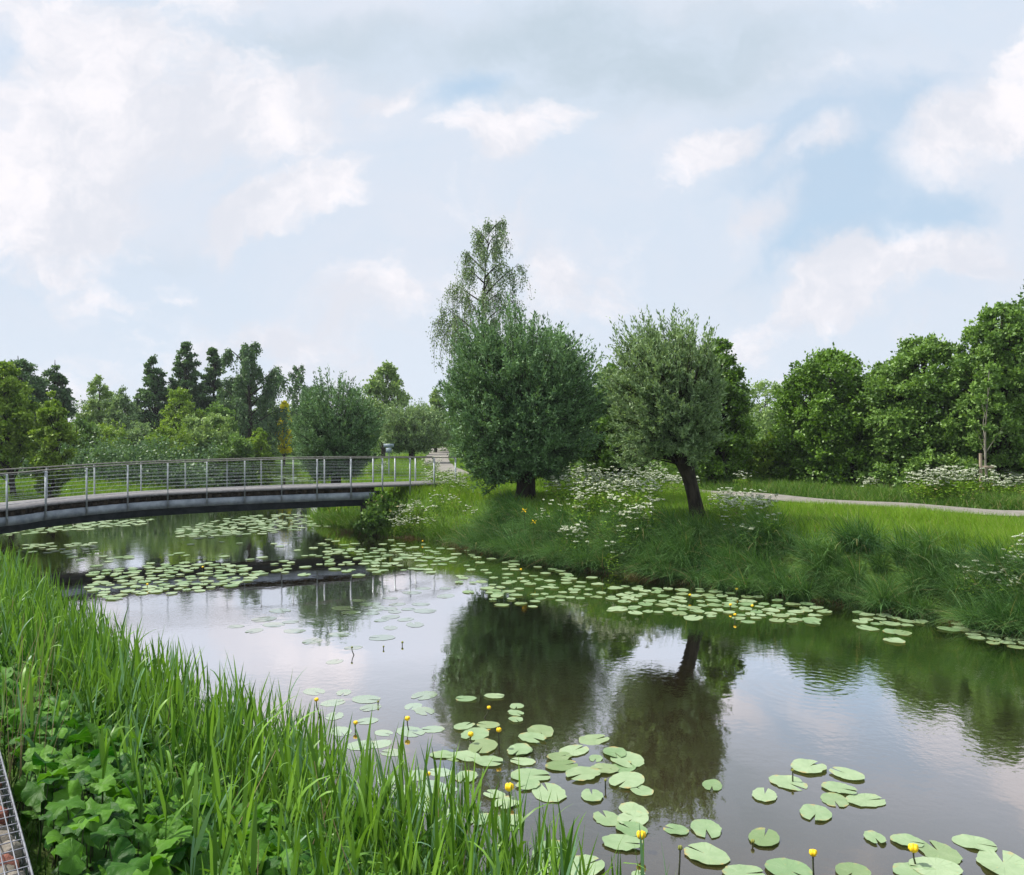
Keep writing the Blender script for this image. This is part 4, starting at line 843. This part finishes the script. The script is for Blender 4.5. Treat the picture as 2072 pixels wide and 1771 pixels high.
# ------------------------------------------------------------------ lily pads
def pad_mesh(seed, material, name='lily_pad', ragged=.02, k_=3, na=28):
    r_ = np.random.default_rng(seed); nt = r_.uniform(.06, .16); th = np.linspace(nt, 2*pi-nt, na); ph = r_.uniform(0, 6, 4)
    asp = r_.uniform(.74, .86); rad = .5/np.sqrt(np.cos(th)**2 + (np.sin(th)/asp)**2)
    lobe = 1 + .06*np.exp(-((np.minimum(th, 2*pi-th)-.5)/.3)**2); rad = rad*lobe*(1+ragged*np.sin(th*9+ph[0])*r_.uniform(.2, 1) + ragged*.6*r_.normal(size=na)); v = [(0.06, 0, .002)]
    curl = r_.uniform(0, 1) < .45
    for q in np.linspace(0, 1, k_+1)[1:]:
        for t, rr_ in zip(th, rad):
            x_, y_ = cos(t)*rr_*q + .06*(1-q), sin(t)*rr_*q; z_ = .004 + (.014*q**4*sin(2*t+ph[1]) + .008*q**3*sin(5*t+ph[2]))*(.8 if not curl else 2.0) + .006*q*q
            v.append((x_, y_, max(z_, .001)))
    v = np.array(v); tr = [(0, 1+i, 2+i) for i in range(na-1)]; qd = [(1+a*na+i, 1+(a+1)*na+i, 2+(a+1)*na+i, 2+a*na+i) for a in range(k_-1) for i in range(na-1)]
    mb = MB(); tn = r_.uniform(0, .8); mb.add(v, np.array(qd), None, np.full(len(qd), tn), uv=v); mb.add(v, None, np.array(tr), np.full(len(tr), tn), uv=v); me = mb.mesh(name, True); me.materials.append(material); return me
PADS = [pad_mesh(i, M['pad'], ragged=.02+.012*(i % 3)) for i in range(21)]; WPADS = [pad_mesh(50+i, M['pad_wet'], ragged=.04) for i in range(6)]
pads = []          # (x, y, size, yaw, sunk, label, group)
def fg(px, py, w, sunk=False, label=None, group=None):
    p = G(px, py); pads.append((p[0], p[1], w/F*p[1]*1.04, rr.uniform(0, 2*pi), sunk, label, group))
z7 = lambda X_, Y_, W_: (1036+.5*X_, 1326+.5*Y_, .5*W_)
z6 = lambda X_, Y_, W_: (497.4+.32*X_, 1326.4+.32*Y_, .32*W_)
single = {(330, 343, 125): 'lone lily pad just above the central pad cluster', (810, 529, 100): 'small lone lily pad in the reflection of the leaning trunk', (1020, 744, 150): 'lone lily pad with a bud stalk below its left side',
          (790, 812, 180): 'large lily pad beside the upright green bud', (1200, 457, 145): 'topmost pad of the open group right of the trunk reflection', (1115, 517, 150): 'lily pad directly behind the dark bud stalk',
          (1358, 487, 130): 'lily pad at the upper right of the open group', (1022, 570, 125): 'leftmost lily pad of the open group', (1230, 643, 140): 'lowest lily pad of the open group', (1325, 543, 132): 'rounded pad overlapping two others in the open group',
          (1305, 587, 125): 'smaller left pad of the overlapping pair in the open group', (1430, 590, 155): 'long pad with brown torn edge in the open group', (1468, 743, 100): 'small lily pad at the far left of the lower right group', (1597, 758, 118): 'narrow lily pad above the yellow flower at lower right',
          (785, 703, 155): 'large pad beside a small browning one', (665, 708, 100): 'small lily pad with a browning corner', (445, 765, 155): 'lily pad touching the lower central yellow flower', (325, 573, 110): 'lone pad under the central pad cluster',
          (525, 550, 100): 'small heart shaped pad at the right of the central cluster', (465, 510, 160): 'wide pad at the right end of the central cluster', (1380, 880, 150): 'lily pad with a raised torn tip at the bottom edge', (1870, 762, 155): 'dim pad in the shadowed lower right corner', (1990, 852, 235): 'largest dim pad in the lower right corner'}
for t in [(20, 207, 66), (15, 235, 70), (15, 262, 66), (115, 312, 130), (80, 338, 120), (330, 343, 125), (250, 388, 125), (40, 390, 95), (190, 415, 100), (415, 398, 105), (340, 418, 70), (465, 425, 150), (200, 450, 130), (375, 465, 110), (290, 485, 150), (450, 455, 120), (45, 432, 100),
          (75, 490, 155), (465, 510, 160), (65, 530, 100), (150, 558, 175), (525, 550, 100), (325, 573, 110), (0, 600, 65), (10, 672, 95), (385, 662, 130), (490, 628, 125), (490, 665, 140), (485, 710, 130), (445, 765, 155), (665, 708, 100), (785, 703, 155), (790, 812, 180),
          (1020, 744, 150), (1200, 457, 145), (1115, 517, 150), (810, 529, 100), (1022, 570, 125), (1325, 543, 132), (1358, 487, 130), (1305, 587, 125), (1430, 590, 155), (1230, 643, 140), (1468, 743, 100), (1597, 758, 118), (1870, 762, 155), (1730, 800, 180),
          (1990, 852, 235), (1715, 865, 190), (1120, 878, 190), (935, 885, 160), (1380, 880, 150), (1650, 890, 200), (285, 862, 180), (155, 800, 170), (120, 870, 140), (510, 890, 60)]:
    lb = single.get(t)
    if lb is None:
        x_, y_ = t[0], t[1]
        if y_ < 280: lb, gp_ = 'lily pad of the stacked trio at the tip of the big willow reflection', 'stacked trio of lily pads'
        elif y_ < 600 and x_ < 560: lb, gp_ = 'pale green lily pad in the crowded cluster at bottom centre', 'central cluster of lily pads'
        elif y_ < 790 and x_ < 560: lb, gp_ = 'lily pad in the column of overlapping pads above the lower yellow flower', 'column of overlapping lily pads'
        elif x_ < 560: lb, gp_ = 'lily pad half hidden behind reed tips at the bottom edge', 'lily pads behind the reed tips'
        elif x_ < 1500: lb, gp_ = 'lily pad cut by the bottom edge of the view', 'lily pads along the bottom edge'
        else: lb, gp_ = 'lily pad around the lower right yellow flower', 'lily pads of the lower right group'
    else: gp_ = 'lily pads in the foreground'
    fg(*z7(*t), label=lb, group=gp_)
for t in [(1393, 278, 130), (1570, 262, 125), (1380, 455, 140), (1535, 440, 140), (1450, 500, 200), (1500, 580, 230), (1530, 675, 185), (1730, 605, 180), (1240, 630, 150), (1390, 640, 180), (1395, 770, 170), (1575, 888, 140), (1640, 940, 170), (1660, 1055, 225), (1480, 1040, 160)]:
    fg(*z6(*t), label='lily pad among the yellow flowers at the edge of the sky reflection', group='lily pads left of the central cluster')
for t in [(430, 228, 150), (620, 235, 115), (760, 278, 175), (550, 300, 150), (790, 330, 140), (1130, 253, 170), (1060, 322, 130), (1130, 352, 150), (770, 415, 130), (600, 480, 160), (1040, 482, 190), (1185, 468, 140), (870, 490, 120), (930, 615, 150), (730, 570, 180), (850, 560, 150),
          (1180, 830, 200), (1120, 900, 170), (1320, 640, 150), (560, 385, 140), (900, 790, 150), (1250, 850, 170), (1150, 960, 180), (1330, 1000, 150), (560, 40, 115), (1000, 850, 170), (1080, 760, 160), (1230, 740, 150)]:
    fg(*z6(*t), sunk=True, label='faint sunken lily leaf in the pale sky reflection beyond the reeds', group='sunken lily leaves in front')
def inpoly(px, py, P_):
    c = False
    for i in range(len(P_)):
        a, b_ = P_[i], P_[(i+1) % len(P_)]
        if (a[1] > py) != (b_[1] > py) and px < a[0] + (py-a[1])/(b_[1]-a[1])*(b_[0]-a[0]): c = not c
    return c
def field(P_, num, size, label, group, sunk=False, sep=.82, drop=None):
    P_ = list(P_); W_ = [G(*q) for q in P_]; lo = np.min(W_, 0); hi = np.max(W_, 0); tries = 0; got = 0; cur = []
    # clusters, not an even spread
    cc = [];
    while len(cc) < max(3, num//7):
        q = rr.uniform(lo, hi); 
        if inpoly(q[0], q[1], W_): cc.append(q)
    while got < num and tries < 30000:
        tries += 1; c = cc[rr.integers(len(cc))]; q = c + rr.normal(size=2)*np.array([1.15, .9]) if rr.uniform() < .6 else rr.uniform(lo, hi)
        if not inpoly(q[0], q[1], W_): continue
        s_ = size*rr.uniform(.7, 1.25)
        if any((q[0]-e[0])**2 + (q[1]-e[1])**2 < (sep*(s_+e[2])/2)**2 for e in cur): continue
        if float(sdist(q[:1], q[1:])[0]) > -.12: continue
        cur.append((q[0], q[1], s_)); pads.append((q[0], q[1], s_, rr.uniform(0, 2*pi), sunk, label, group)); got += 1
field([(690, 1090), (800, 1093), (900, 1105), (1000, 1125), (1080, 1143), (1200, 1168), (1240, 1180), (1240, 1205), (1180, 1215), (1090, 1232), (1010, 1232), (945, 1200), (930, 1180), (880, 1165), (760, 1145), (690, 1120)], 140, .31, 'lily pad in the drift off the spit and under the big willow', 'lily pads off the spit')
field([(1240, 1185), (1400, 1190), (1500, 1203), (1640, 1222), (1710, 1240), (1650, 1262), (1500, 1264), (1420, 1245), (1300, 1245), (1235, 1230)], 95, .32, 'lily pad in the drift along the sedge right of centre', 'lily pads along the sedge')
field([(1730, 1235), (1880, 1258), (1900, 1262), (1800, 1268), (1740, 1260)], 13, .33, 'lily pad close under the sedge in the right part', 'lily pads under the right sedge')
field([(1930, 1262), (2100, 1290), (2100, 1320), (1990, 1300), (1950, 1278)], 17, .38, 'lily pad in the shadow at the right edge of the pond', 'lily pads at the right edge')
for q, lb in zip([(1757, 1272), (1810, 1279), (1826, 1282), (1810, 1298), (1921, 1275), (1248, 1234), (1403, 1251), (1640, 1256)], ['lily pad alone at the left of the small right trio', 'uppermost left pad of the small right trio', 'uppermost right pad of the small right trio', 'lowest pad of the small right trio', 'lone lily pad near the shadowed right edge',
              'lone lily pad below the gap between the two drifts', 'lone lily pad in front of the sedge drift', 'lone lily pad at the right tip of the sedge drift']): fg(q[0], q[1], 44, False, lb, 'lone lily pads')
field([(620, 1108), (700, 1090), (760, 1110), (900, 1125), (930, 1150), (800, 1158), (700, 1150)], 34, .33, 'lily pad between the bridge reflection and the spit', 'lily pads beside the bridge reflection')
field([(175, 1160), (330, 1140), (420, 1138), (545, 1152), (500, 1180), (400, 1200), (300, 1205), (230, 1215), (180, 1195)], 125, .33, 'lily pad lying on the dark reflection of the bridge', 'lily pads on the bridge reflection')
field([(50, 1100), (190, 1098), (200, 1116), (120, 1124), (60, 1118)], 32, .33, 'lily pad in the small raft left, between bridge and near reeds', 'lily pads in the small left raft')
field([(-20, 1070), (150, 1058), (310, 1050), (290, 1062), (150, 1074), (0, 1085)], 85, .36, 'lily pad in the raft under the left part of the bridge', 'lily pads under the bridge')
field([(340, 1075), (450, 1050), (560, 1040), (660, 1045), (690, 1062), (600, 1075), (480, 1085), (370, 1092)], 150, .36, 'lily pad in the far raft under the right part of the bridge', 'lily pads of the far raft')
field([(520, 960), (600, 962), (640, 972), (560, 975)], 25, .5, 'lily pad on the water behind the bridge', 'lily pads behind the bridge')
field([(545, 1135), (700, 1102), (800, 1130), (760, 1165), (640, 1172), (560, 1175)], 34, .33, 'lily pad right of the bridge reflection raft', 'lily pads right of the raft')
field([(120, 1120), (420, 1095), (640, 1085), (700, 1100), (620, 1150), (540, 1145), (430, 1135), (200, 1150)], 26, .32, 'scattered lily pad on the channel between the rafts', 'lily pads between the rafts')
field([(600, 1215), (900, 1180), (920, 1240), (720, 1330), (560, 1330), (440, 1300), (450, 1270)], 34, .42, 'faint sunken lily leaf in the middle of the sky reflection', 'sunken lily leaves mid pond', sunk=True)
fg(530, 1162, 26, False, 'lone lily pad right of the pads on the bridge reflection', 'lone lily pads')
# the 300 largest as things, the rest as one sheet of pads
app = [p[2]**2/p[1]**3 for p in pads]; order = np.argsort(app)[::-1]; rest = MB(); nth = 0; print('pads', len(pads))
for rank, i in enumerate(order):
    x_, y_, s_, yaw, sunk, lb, grp = pads[i]; me = (WPADS[i % 6] if sunk else PADS[i % 21]); z_ = .0015 + (i % 3)*.001 if sunk else .004 + (i % 5)*.004
    if rank < 295:
        ob = bpy.data.objects.new('lily_leaf' if sunk else 'lily_pad', me); COL.objects.link(ob); ob.location = (x_, y_, z_); ob.scale = (s_, s_, s_*(.15 if sunk else .8)); ob.rotation_euler = (R.normal()*.012*(not sunk), R.normal()*.012*(not sunk), yaw); tag(ob, lb, 'lily pad', grp)
    else:
        na = 12; th = np.linspace(.15, 2*pi-.15, na); v = np.concatenate([[[0, 0, 0]], np.stack([np.cos(th)*.5, np.sin(th)*.4, .01*np.sin(th*3)], 1)]); A = rotm(yaw, 0, 0); vv = (v*s_) @ A.T + np.array([x_, y_, z_+.006]); rest.add(vv, None, [(0, k_, k_+1) for k_ in range(1, na)], rr.uniform(0, .8), uv=v)
tag(rest.build('distant_lily_pads', M['pad']), kind='stuff')

# ------------------------------------------------------------------ yellow pond-lily flowers on stalks
def flower_meshes(bud=False):
    r_ = np.random.default_rng(3); f_ = MB(); n_ = 16; ks = 6; th = np.linspace(0, 2*pi, n_+1)[:-1]; pr = [(.006, 0), (.020, .006), (.026, .020), (.024, .034), (.015, .042), (.004, .044)] if not bud else [(.004, 0), (.013, .005), (.016, .015), (.013, .026), (.006, .031), (.001, .033)]
    v = np.array([[cos(t)*q*(1+.26*(cos(5*t))*(k_ > 1)), sin(t)*q*(1+.26*(cos(5*t))*(k_ > 1)), z_ + (.008*cos(5*t) if k_ > 2 else 0)] for k_, (q, z_) in enumerate(pr) for t in th])
    f_.add(v, [(k_*n_+i, k_*n_+(i+1) % n_, (k_+1)*n_+(i+1) % n_, (k_+1)*n_+i) for k_ in range(len(pr)-1) for i in range(n_)], None, .6); return f_.mesh('petals', True)
FM = flower_meshes(); BM_ = flower_meshes(True); FM.materials.append(M['yellow']); BM_.materials.append(LM.get('bud') or leaf_mat('bud', (.10, .14, .03), (.3, .3, .06), .1))
def flower(px, py, label, hgt=.14, size=1.35, bud=False, lx=0.0, kind='yellow pond lily', group='yellow pond lily flowers'):
    p = G(px, py, hgt); e = empty('pond_lily_bud' if bud else 'pond_lily_flower', (p[0], p[1], 0), label, 'flower bud' if bud else 'flower', group)
    mb = MB(); tube(mb, [(lx, .02, -.12), (lx*.6, 0, 0), (lx*.1, 0, hgt*.6), (0, 0, hgt)], [.009, .009, .008, .008], 6); mb.build('stalk', M['stem_dark'], e)
    a = bpy.data.objects.new('petals' if not bud else 'bud', BM_ if bud else FM); COL.objects.link(a); a.parent = e; a.location = (0, 0, hgt-.004); a.scale = (size*.8,)*3
for px, py, hg, sz, lx, lb in [(640, 1419, .2, 1.3, .08, 'yellow flower on a kinked stalk at the reed tips'), (719, 1466, .07, 1.3, 0, 'yellow flower beside small dark pods in the sky reflection'), (824, 1458, .13, 1.5, .03, 'yellow flower on a short dark stalk in the pale sky reflection'),
        (866, 1570, .12, 1.2, .03, 'yellow flower above the sunken leaves near the tall reed'), (989, 1435, .12, 1.2, -.1, 'small yellow flower in the dark willow reflection'), (1009, 1481, .22, 1.4, .01, 'yellow flower on a tall stalk behind the pad cluster'),
        (952, 1490, .10, 1.5, .02, 'yellow flower between pads at the edge of the willow reflection'), (1030, 1600, .10, 2.1, .03, 'largest yellow flower, standing on a torn pad'), (1297, 1697, .12, 1.9, .02, 'yellow flower at the corner of the lower overlapping pads'),
        (1645, 1732, .20, 1.5, .01, 'yellow flower on an upright stalk at the bottom edge'), (1848, 1724, .13, 1.9, .04, 'yellow flower in the lower right corner'), (1396, 1206, .10, 1.3, 0, 'yellow flower among the sedge-side pads, left one'), (1491, 1194, .12, 1.3, 0, 'yellow flower nearest the sedge'),
        (1478, 1226, .10, 1.3, 0, 'yellow flower in the middle of the sedge-side pads'), (1522, 1228, .10, 1.3, 0, 'yellow flower right of the middle of the sedge-side pads'), (1487, 1246, .10, 1.3, 0, 'yellow flower at the front of the sedge-side pads'), (1054, 1154, .10, 1.3, 0, 'yellow flower among the pads under the big willow'),
        (410, 1149, .08, 1.2, 0, 'yellow flower on the bridge reflection, right one'), (298, 1184, .08, 1.2, 0, 'yellow flower on the bridge reflection, left one'), (855, 1096, .08, 1.2, 0, 'yellow flower by the grass spit')]:
    flower(px, py, lb, hg, sz, False, lx)
for px, py, hg, sz, lx, lb in [(1376, 1720, .24, 1.5, -.02, 'green bud on a tall dark stalk between two pads'), (1604, 1561, .12, 1.1, .0, 'dark bud standing behind a round pad'), (1225, 1581, .08, 1.1, 0, 'dark bud below the central pads'), (1523, 1706, .03, 1.3, 0, 'dark bud under the lone lower pad'),
        (712, 1312, .12, 1.3, .06, 'dark bud on a bent stalk in the open water'), (776, 1310, .03, 1.2, 0, 'tiny dark bud in the open water, left'), (814, 1302, .04, 1.5, 0, 'small dark bud in the open water, right'), (765, 1422, .04, 1.2, 0, 'dark bud floating beside sunken leaves')]:
    flower(px, py, lb, hg, sz, True, lx, group='pond lily buds')

# ------------------------------------------------------------------ damp summer air
m, n, o = mat('haze_air'); pv = n.new('ShaderNodeVolumePrincipled'); pv.inputs['Color'].default_value = (.86, .92, 1, 1); pv.inputs['Density'].default_value = .0003; pv.inputs['Anisotropy'].default_value = .2
n.l.new(pv.outputs[0], o.inputs['Volume'])
mb = MB(); box(mb, (0, 190, 8), (960, 560, 22)); tag(mb.build('haze', m), kind='stuff')
